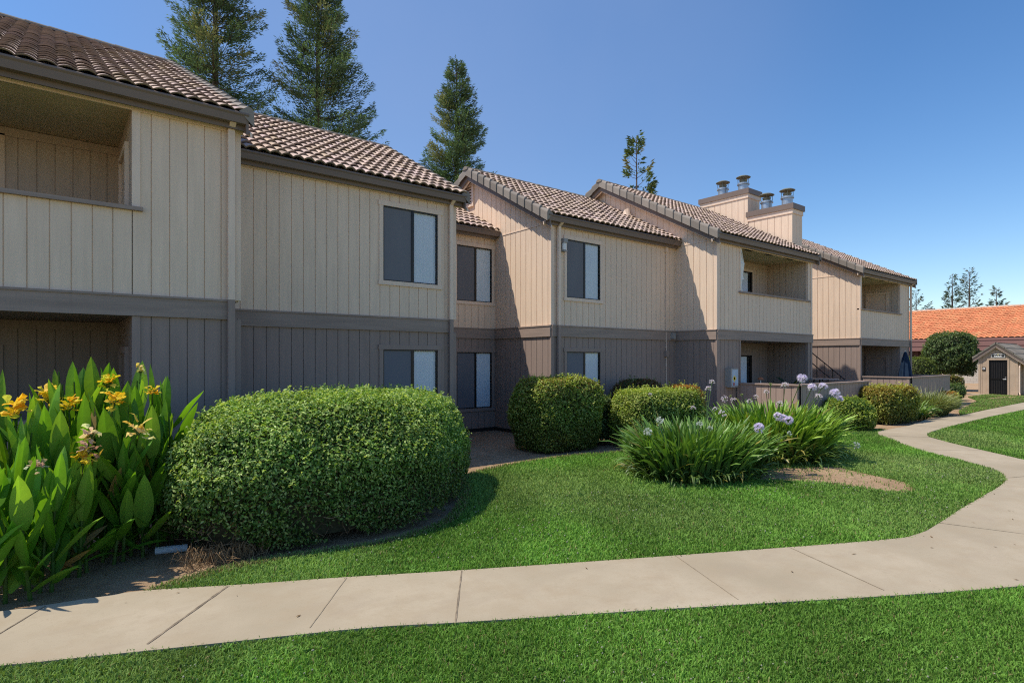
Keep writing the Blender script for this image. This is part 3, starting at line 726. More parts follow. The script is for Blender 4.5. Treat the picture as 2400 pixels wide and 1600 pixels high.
# ---------------------------------------------------------------- wing C
c_up, c_lo = (10.50, 11.76, 3.62, 5.13), (10.50, 11.76, .66, 2.22)
front(XC, XE, YC, [c_up], [c_lo], phase=.25); band(XC + .0, XE - .02, YC)
window(*c_up, YC, True); window(*c_lo, YC, False)
gC = gab(10.75, 14.36, 7.62, YC)
side(XC, YC, 17.7, gC, extra=(14.36 - YC,)); band_side(XC, YC, YD - .02)
corner(XC, YC, .09); downspout(10.13, YC, wd=.09)
eave(9.68, XE - .03, 10.75, YC)
rC = roof_cover(9.69, XE - .02, 10.75, 14.36, 7.62); ridge_caps(rC, 9.62, XE, 14.36, 7.64); rake_tiles(rC, 9.68, 10.75, 14.36, 7.62, -1); rake_tiles(rC, 9.68, 17.97, 14.36, 7.62, -1)
rake_board(9.72, 10.75, 14.36, 7.62)
v = MB(); v.box(XC - .05, XC + .01, 14.38, 14.46, 6.6, 7.3); v.box(XC - .05, XC + .01, 14.88, 14.96, 6.6, 7.3); v.box(XC - .055, XC + .01, 14.46, 14.88, 7.22, 7.3); v.box(XC - .055, XC + .01, 14.46, 14.88, 6.6, 6.67)
vt = part('attic_vent', v, 'trim_u')
v = MB()
for k in range(6):
    z = 6.70 + k * .088; v.add([(XC - .045, 14.46, z), (XC - .045, 14.88, z), (XC - .005, 14.88, z + .06), (XC - .005, 14.46, z + .06)], [(0, 1, 2, 3)]); v.box(XC - .045, XC - .036, 14.46, 14.88, z - .008, z)
build('louvre', v, 'trim_u', vt)
v = MB(); v.box(XC - .003, XC + .0, 14.46, 14.88, 6.67, 7.22); build('opening', v, 'dark', vt)
# porch lantern on C
lz = MB(); lz.box(10.28, 10.38, YC - .02, YC, 4.78, 5.08); lamp = part('wall_lantern', lz, 'rust')
lz = MB(); lz.lathe((10.33, YC - .1, 4.8), [(.0, 0), (.055, .01), (.06, .05), (.06, .17), (.05, .19), (0, .19)], 8); build('lamp_glass', lz, 'white', lamp)
lz = MB(); lz.box(10.265, 10.395, YC - .17, YC - .02, 4.995, 5.1); lz.box(10.27, 10.39, YC - .165, YC - .03, 4.77, 4.795); build('lamp_hood', lz, 'boxgrey', lamp)
# conduit and junction box
cb = MB(); cb.tube([(14.63, YC - .03, 5.38), (14.63, YC - .03, 4.6), (14.615, YC - .03, 3.6), (14.63, YC - .03, 2.4), (14.63, YC - .03, .8)], .014, 6); cb.box(14.585, 14.675, YC - .07, YC - .0, 5.26, 5.42); part('conduit', cb, 'trim_u')
cb = MB(); cb.box(14.56, 14.7, YC - .09, YC, 2.1, 2.28); part('junction_box', cb, 'lower')
cb = MB(); cb.box(14.84, 14.98, YC - .13, YC - .03, 2.64, 2.82); part('junction_box', cb, 'boxgrey')
rv = MB(); rv.add([(15.0, 12.5, 6.5), (15.0, 12.9, 6.72), (15.0, 12.72, 7.02), (14.8, 12.55, 6.55), (14.8, 12.9, 6.75), (14.86, 12.75, 6.95)], [(0, 1, 2), (3, 5, 4), (0, 3, 4, 1), (1, 4, 5, 2), (2, 5, 3, 0)]); part('roof_vent', rv, 'trim_u')

# ---------------------------------------------------------------- wing E (balcony and patio)
front(XE, XE1, YE, [(16.40, 20.75, ZB, SOF)], [(16.40, 20.75, 0, BANDB + .1)], phase=.18); band(XE, XE1 + .04, YE)
side(XE, YE, 18.2, gab(9.33, 13.86, 8.12, YE), extra=(13.86 - YE,)); band_side(XE, YE, YC - .05)
side(XE1, YE, 18.2, gab(9.33, 13.86, 8.12, YE), facing=NR, extra=(13.86 - YE,))
corner(XE, YE, .1); corner(XE1 - .08, YE, .1)
jamb(16.40, 20.75, YE, ZB, SOF - .01, 'trim_u', .07); jamb(16.40, 20.75, YE, .05, BANDB - .002, 'lower', .07)
rail_cap(16.40, 20.75, YE)
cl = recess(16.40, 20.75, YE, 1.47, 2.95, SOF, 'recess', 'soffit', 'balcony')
for q in (17.1, 18.35, 19.75): slot(cl, q, q + .42, YE + .2, YE + .3, SOF)
recess(16.40, 20.75, YE, 1.47, .05, BANDB, 'recess_low', 'recess_low', 'patio')
slider(17.0, 19.66, YE + 1.47, 2.97, 5.12, 'upper'); slider(16.9, 19.63, YE + 1.47, .07, 2.17, 'lower')
eave(14.85, 21.16, 9.33, YE)
rE = roof_cover(14.86, 21.18, 9.33, 13.86, 8.12); ridge_caps(rE, 14.79, 21.2, 13.86, 8.14); rake_tiles(rE, 14.85, 9.33, 13.86, 8.12, -1); rake_tiles(rE, 14.85, 18.39, 13.86, 8.12, -1); rake_tiles(rE, 21.18, 9.33, 13.86, 8.12, 1)
rake_board(14.89, 9.33, 13.86, 8.12); rake_board(21.12, 9.33, 13.86, 8.12)
ub = MB(); ub.box(15.56, 15.94, YE - .02, YE, 1.22, 1.74); ub.box(15.60, 16.0, YE - .17, YE - .02, 1.2, 1.76); ubx = part('utility_box', ub, 'boxgrey', label='grey utility box with a yellow sticker beside the patio opening')
ub = MB(); ub.box(15.66, 15.97, YE - .178, YE - .17, 1.24, 1.72); build('box_door', ub, 'bluew', ubx)
ub = MB(); ub.box(15.70, 15.86, YE - .182, YE - .178, 1.42, 1.5); ub.box(15.74, 15.80, YE - .182, YE - .178, 1.37, 1.54); build('sticker', ub, 'yellow', ubx)
ub = MB(); ub.box(15.70, 15.79, YE - .182, YE - .178, 1.26, 1.34); build('sticker', ub, 'red', ubx)

# chimneys: boxed chases against the end wall of E
def chimney(x0, x1, y0, y1, zt, flues):
    mb = MB(); W = x1 - x0
    siding(mb, (x0, y0), U, NF, W, 0, zt - .2, phase=.3, pitch=.3, gw=.016); siding(mb, (x0, y0), US, NS, y1 - y0, 0, zt - .2, phase=.15, pitch=.26, gw=.016)
    siding(mb, (x1, y0), US, NR, y1 - y0, 0, zt - .2, phase=.15, pitch=.3); siding(mb, (x0, y1), U, (0, 1), W, 0, zt - .2, phase=.15, pitch=.3)
    root = part('chimney', mb, 'upper')
    mb = MB(); mb.box(x0 - .03, x1 + .03, y0 - .03, y1 + .03, zt - .36, zt - .2); build('cap_trim', mb, 'trim_u', root)
    mb = MB(); mb.box(x0 - .075, x1 + .075, y0 - .075, y1 + .075, zt - .2, zt); build('cap', mb, 'fascia', root)
    for fx, fy in flues:
        mb = MB(); mb.lathe((fx, fy, zt), [(.195, 0), (.195, .3), (.235, .31), (.235, .35), (.21, .352), (.21, .385), (.12, .39)], 20)
        f = build('flue', mb, 'metal', root, smooth=False)
        mb = MB(); mb.lathe((fx, fy, zt), [(.11, .38), (.16, .50), (.155, .50), (.1, .39)], 20); build('flue_collar', mb, 'rust', root)
        mb = MB(); mb.lathe((fx, fy, zt), [(.0, .70), (.18, .665), (.275, .615), (.275, .60), (.17, .635), (.0, .66)], 24)
        for k in range(4):
            t = math.pi / 2 * k + .5; mb.tube([(fx + .2 * math.cos(t), fy + .2 * math.sin(t), zt + .36), (fx + .2 * math.cos(t), fy + .2 * math.sin(t), zt + .63)], .011, 5)
        build('rain_cap', mb, 'rust', root)
chimney(21.26, 22.14, 12.07, 14.15, 8.66, [(21.72, 13.42), (21.72, 12.52)])
chimney(21.26, 22.02, 10.34, 12.04, 7.72, [(21.66, 11.52), (21.66, 10.72)])

# ---------------------------------------------------------------- stair well between E and F
front(XE1, XF, 14.2, phase=.1); band(XE1, XF, 14.2); eave(XE1 + .15, XF, 13.95, 14.2); roof_cover(XE1 + .2, XF, 13.95, 17.0, 7.3)
st = MB()
for k in range(14): st.box(22.4, 23.5, 13.0 - .27 * (k + 1) + .02, 13.0 - .27 * k + .03, 2.66 - .185 * k - .05, 2.66 - .185 * k)
stp = part('staircase', st, 'concrete')
st = MB()
def pl(y, h): return (24.5, y, 2.31 + (y - 11.12) * .844 + h)
for h in (0, -.42): st.tube([pl(13.2, h), pl(11.12, h), pl(9.77, h), pl(9.45, h)], .022, 6)
for q in range(12):
    y = 13.1 - q * .31; st.tube([pl(y, 0), pl(y, -.95)], .011 if q % 3 else .02, 5)
build('handrail', st, 'bronze', stp)

# ---------------------------------------------------------------- wing F (farthest)
front(XF, XF1, YF, [(25.68, 29.90, ZB, SOF)], [(25.68, 29.90, 0, BANDB + .1)], phase=.14); band(XF, XF1 + .04, YF)
side(XF, YF, 19.1, gab(9.48, 14.4, 8.2, YF), extra=(14.4 - YF,)); band_side(XF, YF, 14.15); side(XF1, YF, 19.1, gab(9.48, 14.4, 8.2, YF), facing=NR, extra=(14.4 - YF,))
corner(XF, YF, .08)
jamb(25.68, 29.90, YF, ZB, SOF - .01, 'trim_u', .06); jamb(25.68, 29.90, YF, .05, BANDB - .002, 'lower', .06); rail_cap(25.68, 29.90, YF)
cl = recess(25.68, 29.90, YF, 1.5, 2.95, SOF, 'recess', 'soffit', 'balcony'); recess(25.68, 29.90, YF, 1.5, .05, BANDB, 'recess_low', 'recess_low', 'patio')
for q in (26.9, 28.4): slot(cl, q, q + .42, YF + .2, YF + .3, SOF)
door_side(29.90, 10.25, 11.0, 2.98, 5.0, 'upper'); door_side(29.90, 10.25, 11.0, .08, 2.1, 'lower')
downspout(30.98, YF, wd=.1)
eave(25.28, 31.2, 9.48, YF)
rF = roof_cover(25.29, 31.22, 9.48, 14.4, 8.2); ridge_caps(rF, 25.24, 31.25, 14.4, 8.22); rake_tiles(rF, 25.28, 9.48, 14.4, 8.2, -1); rake_tiles(rF, 25.28, 19.32, 14.4, 8.2, -1); rake_tiles(rF, 31.22, 9.48, 14.4, 8.2, 1)
rake_board(25.32, 9.48, 14.4, 8.2); rake_board(31.16, 9.48, 14.4, 8.2)
# plinth and rear closure so that no sun leaks through from behind
pb = MB()
for x0, x1, y in ((XA0, XA, YA), (XA, XB, YB), (XB, XC, YD), (XC, XE, YC), (XE, XE1, YE), (XF, XF1, YF)): pb.box(x0 + .01, x1 - .01, y + .012, y + .1, -.02, .14)
for X, y0, y1 in ((XC, YC, YD), (XE, YE, YC), (XF, YF, 14.2)): pb.box(X + .012, X + .1, y0, y1, -.02, .14)
part('plinth', pb, 'dark')
rw = MB(); rw.box(XA0, XA, 23.2, 23.3, 0, 6.0); rw.box(XA, XC, 18.4, 18.5, 0, 6.6); rw.box(XC, XE, 17.7, 17.8, 0, 6.0); rw.box(XE, XE1, 18.2, 18.3, 0, 6.0); rw.box(XE1, XF, 18.0, 18.1, 0, 6.8); rw.box(XF, XF1, 19.1, 19.2, 0, 6.0)
part('rear_wall', rw, 'upper')

# ================================================================== PATIO FENCES
def fence_run(root, a, b, z=1.33, grooves=True, side_n=None):
    d = Vector((b[0] - a[0], b[1] - a[1])); L = d.length; d.normalize(); n = Vector((d.y, -d.x))
    if side_n is not None and n.dot(Vector(side_n)) < 0: n = -n
    for s in (1, -1):
        mb = MB(); siding(mb, (a[0] + n.x * .045 * s, a[1] + n.y * .045 * s), (d.x, d.y), (n.x * s, n.y * s), L, .06, z - .04, phase=.09); build('panel', mb, 'fence', root)
    mb = MB(); mb.obox(a, (d.x, d.y), (n.x, n.y), -.05, L + .05, -.085, .085, z - .04, z); build('cap_rail', mb, 'fence', root)
    mb = MB(); mb.obox(a, (d.x, d.y), (n.x, n.y), L - .1, L - .01, -.055, .055, 0, z - .042); build('post', mb, 'fence', root)
fa = thing('patio_fence', (-2, YA, 0), 'low grey board fence closing the ground floor opening behind the yellow canna lilies', 'fence')
fence_run(fa, (-4.55, YA + .02), (.84, YA + .02), 1.25, side_n=(0, -1))
fe = thing('patio_fence', (18.5, 8, 0), 'brown board patio fence behind the lilac agapanthus, right of the utility box', 'fence')
fence_run(fe, (16.18, 9.5), (16.18, 7.70), side_n=(-1, 0)); fence_run(fe, (16.24, 7.70), (20.86, 7.70), side_n=(0, -1)); fence_run(fe, (20.86, 7.76), (20.86, 9.5), side_n=(1, 0))
ff = thing('patio_fence', (28, 8, 0), 'brown board patio fence around the closed blue parasol at the far end wing', 'fence')
fence_run(ff, (25.70, 9.64), (25.70, 8.0), 1.36, side_n=(-1, 0)); fence_run(ff, (25.76, 8.0), (30.29, 8.0), 1.36, side_n=(0, -1)); fence_run(ff, (30.29, 8.06), (30.29, 9.64), 1.36, side_n=(1, 0))

# ================================================================== PATIO THINGS
pu = thing('patio_parasol', (27.1, 8.6, 0), 'closed navy blue patio parasol standing behind the far board fence', 'parasol')
mb = MB(); prof = [(2.34, .02), (2.28, .06), (2.1, .10), (2.08, .115), (1.8, .15), (1.45, .20), (1.30, .22), (1.25, .19)]
vs = []; seg = 24
for z, r in prof:
    for k in range(seg):
        t = 2 * math.pi * k / seg; rr = r * (1 + (.22 if k % 3 == 0 else (-.12 if k % 3 == 1 else .02)) * min(1, (2.34 - z) * 2)); vs.append((27.1 + rr * math.cos(t), 8.6 + rr * math.sin(t), z + (.05 * math.sin(t * 4) if z < 1.35 else 0)))
fs = [(i * seg + k, (i + 1) * seg + k, (i + 1) * seg + (k + 1) % seg, i * seg + (k + 1) % seg) for i in range(len(prof) - 1) for k in range(seg)] + [tuple(range(seg))]
mb.add(vs, fs); build('canopy', mb, 'umb', pu)
mb = MB(); mb.tube([(27.1, 8.6, .05), (27.1, 8.6, 2.37)], .022, 8); build('pole', mb, 'white', pu)
mb = MB(); mb.lathe((27.1, 8.6, .0), [(0, .1), (.06, .1), (.22, .06), (.24, .0)], 16); build('base', mb, 'black', pu)

pt = thing('patio_table', (19.5, 8.55, 0), 'round dark glass patio table behind the middle board fence', 'table')
mb = MB(); mb.lathe((19.5, 8.55, 1.385), [(0, .02), (.5, .02), (.52, .01), (.5, 0), (0, 0)], 28); build('table_top', mb, plain('tinted_glass_top', (.16, .21, .22), .15), pt)
for k in range(4):
    t = k * math.pi / 2 + .6; mb = MB(); mb.tube([(19.5 + .2 * math.cos(t), 8.55 + .2 * math.sin(t), 1.38), (19.5 + .38 * math.cos(t), 8.55 + .38 * math.sin(t), .02)], .018, 6); build('leg', mb, 'bronze', pt)

sh = thing('sun_shade', (16.47, YE, 4.1), 'torn white cloth shade hanging at the left edge of the upper balcony', 'shade')
mb = MB(); rows = [(5.42, .0, .03), (5.0, .02, .15), (4.95, .0, .16), (4.6, .03, .15), (4.46, .02, .17), (4.45, .0, .06), (4.2, .01, .05), (4.09, .0, .09)]
vs = []
for z, a, wd in rows: vs += [(16.43, YE - .005 + a, z), (16.43 + wd * .6, YE + .03 + a, z), (16.43 + wd * 1.3, YE - .0 + a * 1.5, z)]
mb.add(vs, [(3 * i + q, 3 * i + q + 1, 3 * i + q + 4, 3 * i + q + 3) for i in range(len(rows) - 1) for q in range(2)]); build('cloth', mb, 'cloth', sh)
mb = MB(); mb.tube([(16.43, YE + .02, 5.43), (16.62, YE + .02, 5.0)], .01, 5); build('cord', mb, 'cloth', sh)

go = thing('garden_ornament', (16.75, 9.1, 0), 'small rusty toadstool ornament peeking over the middle board fence', 'ornament')
mb = MB(); mb.tube([(16.75, 9.1, 0), (16.75, 9.1, 1.40)], .015, 6); build('stake', mb, 'cloth', go)
mb = MB(); mb.lathe((16.75, 9.1, 1.39), [(.0, .1), (.05, .09), (.085, .04), (.08, .02), (0, .02)], 12); build('ornament_cap', mb, plain('rusty_orange', (.35, .12, .05), .7), go)
# drain pipe pieces lying on the soil
dp = MB(); dp.tube([(.86, 6.98, .04), (1.14, 6.9, .04)], .038, 12, cap=False); dp.tube([(.86, 6.98, .04), (1.14, 6.9, .04)], .032, 12, cap=False)
tag(build('drain_pipe', dp, 'pvc', origin=(1, 7, 0)), 'short white plastic drain pipe lying on soil between canna lilies and big hedge', 'pipe')
dp = MB(); dp.tube([(6.02, 9.65, .045), (6.75, 9.95, .045)], .045, 12, cap=False)
tag(build('drain_pipe', dp, 'pvc', origin=(6, 9.6, 0)), 'white plastic pipe end on bare soil by the right end of the big hedge', 'pipe')

# ================================================================== HEDGES AND SHRUBS
def unit(a): return a / np.maximum(np.linalg.norm(a, axis=-1, keepdims=True), 1e-9)
def leaves(P, Nn, L, wd, C, jit=.8, fold=.25):
    """P points, Nn normals, L length, wd width arrays, C colours -> folded leaf quads (V,F,C)"""
    k = len(P); nn = unit(Nn + rng.normal(0, jit, (k, 3)) * .6)
    t = unit(np.cross(nn, unit(rng.normal(0, 1, (k, 3))))); b = np.cross(nn, t)
    L = L[:, None]; wd = wd[:, None]
    tip = P + t * L * .5 - nn * L * .08; bas = P - t * L * .5 - nn * L * .05
    l = P + b * wd * .5 + nn * wd * fold - t * L * .05; r = P - b * wd * .5 + nn * wd * fold - t * L * .05
    V = np.stack([bas, r, tip, l], 1).reshape(-1, 3)
    i = (np.arange(k) * 4)[:, None]; F = np.concatenate([i + [[0, 1, 2]], i + [[0, 2, 3]]], 1).reshape(-1, 3)
    return V, F, np.repeat(C, 4, 0)
def surf_grid(cx, cy, Rf, h, e1, e2, base, nt=72, npz=26, zb=.05, lump=.05, seed=0):
    """closed rounded body: Rf(theta) plan radius, h height; e1 plan/profile squareness"""
    th = np.linspace(0, 2 * np.pi, nt, endpoint=False); ph = np.linspace(0, np.pi / 2, npz)
    G = np.zeros((npz, nt, 3))
    for i, p in enumerate(ph):
        rr = math.cos(p) ** e1; zz = math.sin(p) ** e2
        under = base + (1 - base) * min(1, zz / .45) ** .6
        R_ = np.array([Rf(t) for t in th]) * rr * under
        x = cx + np.cos(th) * R_; y = cy + np.sin(th) * R_
        z = zb + (h - zb) * zz
        f = (vnoise(x * 1 + seed * 3.1, y + z * 1.7 + seed, 1.7) - .5) * 2 * lump
        G[i, :, 0] = x + np.cos(th) * f * (rr > .05); G[i, :, 1] = y + np.sin(th) * f * (rr > .05); G[i, :, 2] = z + f * .5 * (zz > .6)
    return G
def grid_faces(npz, nt):
    F = []
    for i in range(npz - 1):
        a = i * nt + np.arange(nt); b = i * nt + (np.arange(nt) + 1) % nt
        F.append(np.stack([a, b, b + nt, a + nt], 1))
    return np.concatenate(F)
def sample_grid(G, n):
    npz, nt, _ = G.shape; V = G.reshape(-1, 3); F = grid_faces(npz, nt)
    T = np.concatenate([F[:, [0, 1, 2]], F[:, [0, 2, 3]]]); A, B, C = V[T[:, 0]], V[T[:, 1]], V[T[:, 2]]
    cr = np.cross(B - A, C - A); ar = np.linalg.norm(cr, axis=1); pick = rng.choice(len(T), n, p=ar / ar.sum())
    u = rng.random(n); v = rng.random(n); fl = u + v > 1; u[fl] = 1 - u[fl]; v[fl] = 1 - v[fl]
    return A[pick] + (B - A)[pick] * u[:, None] + (C - A)[pick] * v[:, None], unit(cr[pick])
def superR(a, b, rot, n=4.):
    def f(t):
        c, s = math.cos(t - rot), math.sin(t - rot); return (abs(c / a) ** n + abs(s / b) ** n) ** (-1 / n)
    return f
def polyR(cx, cy, pts):
    an = sorted((math.atan2(y - cy, x - cx) % (2 * math.pi), math.hypot(x - cx, y - cy)) for x, y in pts)
    def f(t):
        t %= 2 * math.pi
        for i in range(len(an)):
            a0, r0 = an[i - 1]; a1, r1 = an[i]
            if i == 0: a0 -= 2 * math.pi
            if a0 <= t <= a1 or (i == 0 and t - 2 * math.pi >= a0 and t - 2 * math.pi <= a1):
                tt = t if t <= a1 else t - 2 * math.pi
                return r0 + (r1 - r0) * (tt - a0) / max(1e-6, a1 - a0)
        a0, r0 = an[-1]; a1, r1 = an[0]; a1 += 2 * math.pi
        return r0 + (r1 - r0) * (t - a0) / (a1 - a0)
    return f
GREEN = dict(lo=(.030, .060, .013), mid=(.062, .125, .026), hi=(.13, .21, .06))
def shrub(name, cx, cy, Rf, h, label, cat, n, L, wd, pal=GREEN, e1=.42, e2=.62, base=.86, depth=.14, tipcol=None, tipp=.0, group=None, lump=.06, seed=1, zb=.05, bare=0., core='hedgecore', jit=.8, dead=.0):
    root = thing(name, (cx, cy, 0), label, cat, group)
    G = surf_grid(cx, cy, Rf, h, e1, e2, base, zb=zb, lump=lump, seed=seed)
    P, Nn = sample_grid(G, n); dd = rng.random(n) ** 1.6 * depth
    P = P - Nn * dd[:, None] + rng.normal(0, L * .25, (n, 3)); P[:, 2] = np.maximum(P[:, 2], .01)
    q = P[:, 2] / h
    if bare > 0:
        keep = rng.random(n) < 1 - bare * np.clip(1.25 - q / .40, 0, 1) * (.45 + .9 * (vnoise(P[:, 0] * 2 + P[:, 2] * 3, P[:, 1] * 2, 1.5) > .45))
        P, Nn, dd, q = P[keep], Nn[keep], dd[keep], q[keep]
    k = len(P); t = rng.random((k, 1)); lo, mid, hi = (np.array(pal[x]) for x in ('lo', 'mid', 'hi'))
    c = np.where(t < .5, lo + (mid - lo) * t * 2, mid + (hi - mid) * (t - .5) * 2)
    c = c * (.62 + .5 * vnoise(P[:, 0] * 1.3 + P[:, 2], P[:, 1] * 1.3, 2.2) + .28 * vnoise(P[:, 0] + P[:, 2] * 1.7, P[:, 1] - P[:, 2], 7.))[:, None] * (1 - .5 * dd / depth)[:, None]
    c = c * (.52 + .48 * np.clip((q - .1) / .5, 0, 1))[:, None]          # leaves darkened low down, shade put into their colour
    if tipcol is not None:
        m = rng.random(k) < tipp * np.clip((q - .55) / .4, 0, 1) * (.3 + 1.2 * vnoise(P[:, 0], P[:, 1], 2.5)); c[m] = np.array(tipcol) * rng.uniform(.6, 1.2, (m.sum(), 1))
    m = rng.random(k) < dead * np.clip(1.1 - q * 2, 0.05, 1); c[m] = np.array((.22, .14, .06)) * rng.uniform(.5, 1.2, (m.sum(), 1))
    # stray shoots that stand out of the clipped surface
    ns = int(k * .012); S, SN_ = sample_grid(G, ns); okS = S[:, 2] > h * .45; S, SN_ = S[okS], SN_[okS]
    if len(S):
        sd_ = unit(SN_ * .6 + np.array([0, 0, .8]) + rng.normal(0, .35, S.shape)); ln_ = rng.uniform(.6, 2.2, len(S)) * L
        for q_ in (.25, .5, .75, 1.0):
            P = np.concatenate([P, S + sd_ * (ln_ * q_)[:, None] + rng.normal(0, L * .16, S.shape)]); Nn = np.concatenate([Nn, unit(sd_ + rng.normal(0, .7, S.shape))])
            cs_ = (mid + (hi - mid) * rng.random((len(S), 1))) * rng.uniform(.8, 1.15, (len(S), 1)); c = np.concatenate([c, cs_])
        k = len(P)
    sz = rng.uniform(.6, 1.3, k)
    nn = Nn * .75 + np.array([0, 0, .45])
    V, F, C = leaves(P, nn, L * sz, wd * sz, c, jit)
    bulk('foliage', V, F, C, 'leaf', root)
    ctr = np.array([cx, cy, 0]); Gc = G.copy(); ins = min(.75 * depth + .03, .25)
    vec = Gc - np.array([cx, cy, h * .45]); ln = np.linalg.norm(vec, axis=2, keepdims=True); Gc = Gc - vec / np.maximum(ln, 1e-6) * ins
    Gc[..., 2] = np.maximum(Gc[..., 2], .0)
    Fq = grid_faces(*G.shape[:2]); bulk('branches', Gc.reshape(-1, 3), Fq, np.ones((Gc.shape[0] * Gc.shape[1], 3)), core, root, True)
    return root, G

# the big clipped hedge in front of wing B
HX, HY = 3.05, 7.45
base_pts = [(.84, 7.25), (.88, 6.7), (1.05, 6.28), (1.55, 6.05), (2.16, 5.97), (2.69, 5.92), (3.2, 5.98), (3.8, 6.22), (4.4, 6.72), (4.95, 7.3), (5.4, 7.85), (5.6, 8.4), (5.3, 8.85), (4.6, 9.1), (3.4, 9.05), (2.2, 8.75), (1.3, 8.2), (1.0, 7.7)]
big, G = shrub('clipped_hedge', HX, HY, polyR(HX, HY, base_pts), 1.575, 'largest clipped green hedge, dome topped, in front of the beige wing', 'hedge', 150000, .043, .021,
      dict(lo=(.055, .13, .02), mid=(.20, .37, .062), hi=(.60, .72, .27)), e1=.48, e2=.80, base=.90, depth=.16, bare=.8, lump=.06, seed=3, dead=.05)
# bare twigs low down on the big hedge
tw = MB(); P, Nn = sample_grid(G, 2600); k = 0
for p, nn in zip(P, Nn):
    if p[2] > .62 or rng.random() < p[2] * 1.2: continue
    q = Vector(p) - Vector(nn) * random.uniform(.0, .14); d = Vector((random.gauss(0, .7), random.gauss(0, .7), random.uniform(.1, 1.2))).normalized()
    a = random.uniform(.08, .26); c = random.uniform(.6, 1.3); tw.cur = (.20 * c, .135 * c, .085 * c)
    e = q + d * a; mid_ = (q + e) / 2 + Vector((random.gauss(0, .02), random.gauss(0, .02), random.gauss(0, .02)))
    tw.tube([q, mid_, e], [.0035, .003, .0015], 3, cap=False); k += 1
    if k > 900: break
build('twigs', tw, attr('twig_bark', .9, .1), big)
# dead roots and dry grass tuft at the left foot of the hedge
dt = MB()
for k in range(260):
    x, y = random.uniform(1.0, 1.75), random.uniform(6.15, 6.55); c = random.uniform(.7, 1.3); dt.cur = (.27 * c, .18 * c, .10 * c)
    a = random.uniform(0, 6.28); l = random.uniform(.08, .24)
    dt.tube([(x, y, .0), (x + math.cos(a) * l * .5, y + math.sin(a) * l * .5, random.uniform(.05, .2)), (x + math.cos(a) * l, y + math.sin(a) * l, random.uniform(.0, .16))], [.0035, .003, .0015], 3, cap=False)
tag(build('dry_brush', dt, 'twig' if False else attr('dry_stalks', .9, .1), origin=(1.4, 6.3, 0)), 'tangle of dry brown stalks at the left foot of the largest hedge', 'dry brush', kind='stuff')

OL = dict(lo=(.09, .155, .02), mid=(.235, .35, .05), hi=(.60, .64, .2))
DK = dict(lo=(.035, .07, .02), mid=(.08, .15, .04), hi=(.24, .31, .12))
shrub('clipped_hedge', 8.98, 9.70, superR(1.02, .78, -.10, 3.6), 1.60, 'squarish clipped hedge with a domed top below the lantern wall', 'hedge', 42000, .050, .026, OL, e1=.26, e2=.62, base=.86, tipcol=(.30, .24, .07), tipp=.35, seed=5, depth=.13, bare=.2)
shrub('clipped_hedge', 10.25, 9.75, superR(.42, .5, 0, 3), 1.18, 'narrow dark bush tucked behind the right side of the domed hedge', 'hedge', 9000, .055, .03, DK, e1=.4, e2=.7, seed=6, tipcol=(.2, .12, .05), tipp=.2)
shrub('clipped_hedge', 11.2, 8.66, superR(1.12, .70, -.12, 4), 1.33, 'flat topped clipped hedge behind the front agapanthus clump', 'hedge', 32000, .048, .024, OL, e1=.22, e2=.50, base=.9, seed=7, depth=.12)
shrub('photinia_bush', 12.35, 10.1, superR(.85, .6, 0, 3), 1.48, 'dark brownish green bush against the wall left of the utility box', 'bush', 11000, .055, .03, DK, e1=.45, e2=.7, seed=8, tipcol=(.20, .09, .04), tipp=.6)
shrub('photinia_bush', 13.05, 9.35, superR(.78, .62, .1, 2.6), 1.36, 'rounded bush with orange new leaves near the utility box', 'bush', 13000, .055, .03, OL, e1=.5, e2=.75, seed=9, tipcol=(.38, .20, .05), tipp=1.2)
shrub('clipped_hedge', 17.95, 7.12, superR(.82, .70, .2, 2.4), .90, 'low round clipped bush right of the agapanthus', 'hedge', 15000, .058, .032, dict(lo=(.085, .14, .018), mid=(.22, .33, .04), hi=(.52, .56, .14)), e1=.52, e2=.78, base=.85, seed=10, tipcol=(.16, .26, .05), tipp=.8, bare=.15)
shrub('clipped_hedge', 21.0, 7.15, superR(1.08, .62, -.12, 5), 1.16, 'square clipped hedge beside the path in front of the fence corner', 'hedge', 21000, .062, .034, dict(lo=(.09, .13, .02), mid=(.26, .32, .05), hi=(.62, .62, .18)), e1=.20, e2=.45, base=.85, seed=11, tipcol=(.34, .27, .06), tipp=.8, bare=.25)
shrub('small_bush', 29.2, 7.75, superR(.5, .5, 0, 2.4), .72, 'small round bush with orange tips beside the end of the far fence', 'bush', 4500, .06, .034, OL, e1=.5, e2=.75, seed=12, tipcol=(.42, .24, .06), tipp=1.3)
shrub('dark_hedge', 34.6, 9.6, superR(1.25, .8, -.3, 4), .82, 'low dark green boxy hedge past the end of the far fence', 'hedge', 9000, .07, .04, DK, e1=.25, e2=.5, seed=13)
shrub('clipped_hedge', 41.0, 11.2, superR(1.1, .7, -.67, 4), 1.1, 'yellow green clipped hedge at the left side of the small shed', 'hedge', 8000, .08, .045, dict(lo=(.06, .07, .02), mid=(.14, .16, .04), hi=(.28, .29, .09)), e1=.22, e2=.5, seed=14, tipcol=(.32, .2, .05), tipp=.3)
shrub('garden_bush', 41.2, 12.6, superR(1.5, 1.1, 0, 2.6), 2.15, 'yellow green bush seen just right of the closed parasol', 'bush', 9000, .09, .05, dict(lo=(.05, .07, .015), mid=(.11, .16, .03), hi=(.22, .27, .07)), e1=.5, e2=.7, seed=15)
shrub('garden_bush', 37.6, 15.9, superR(1.1, 1.0, 0, 2.2), 3.7, 'dark bush peeking out behind the far corner of the building', 'bush', 7000, .09, .045, DK, e1=.6, e2=.8, seed=16, lump=.25)
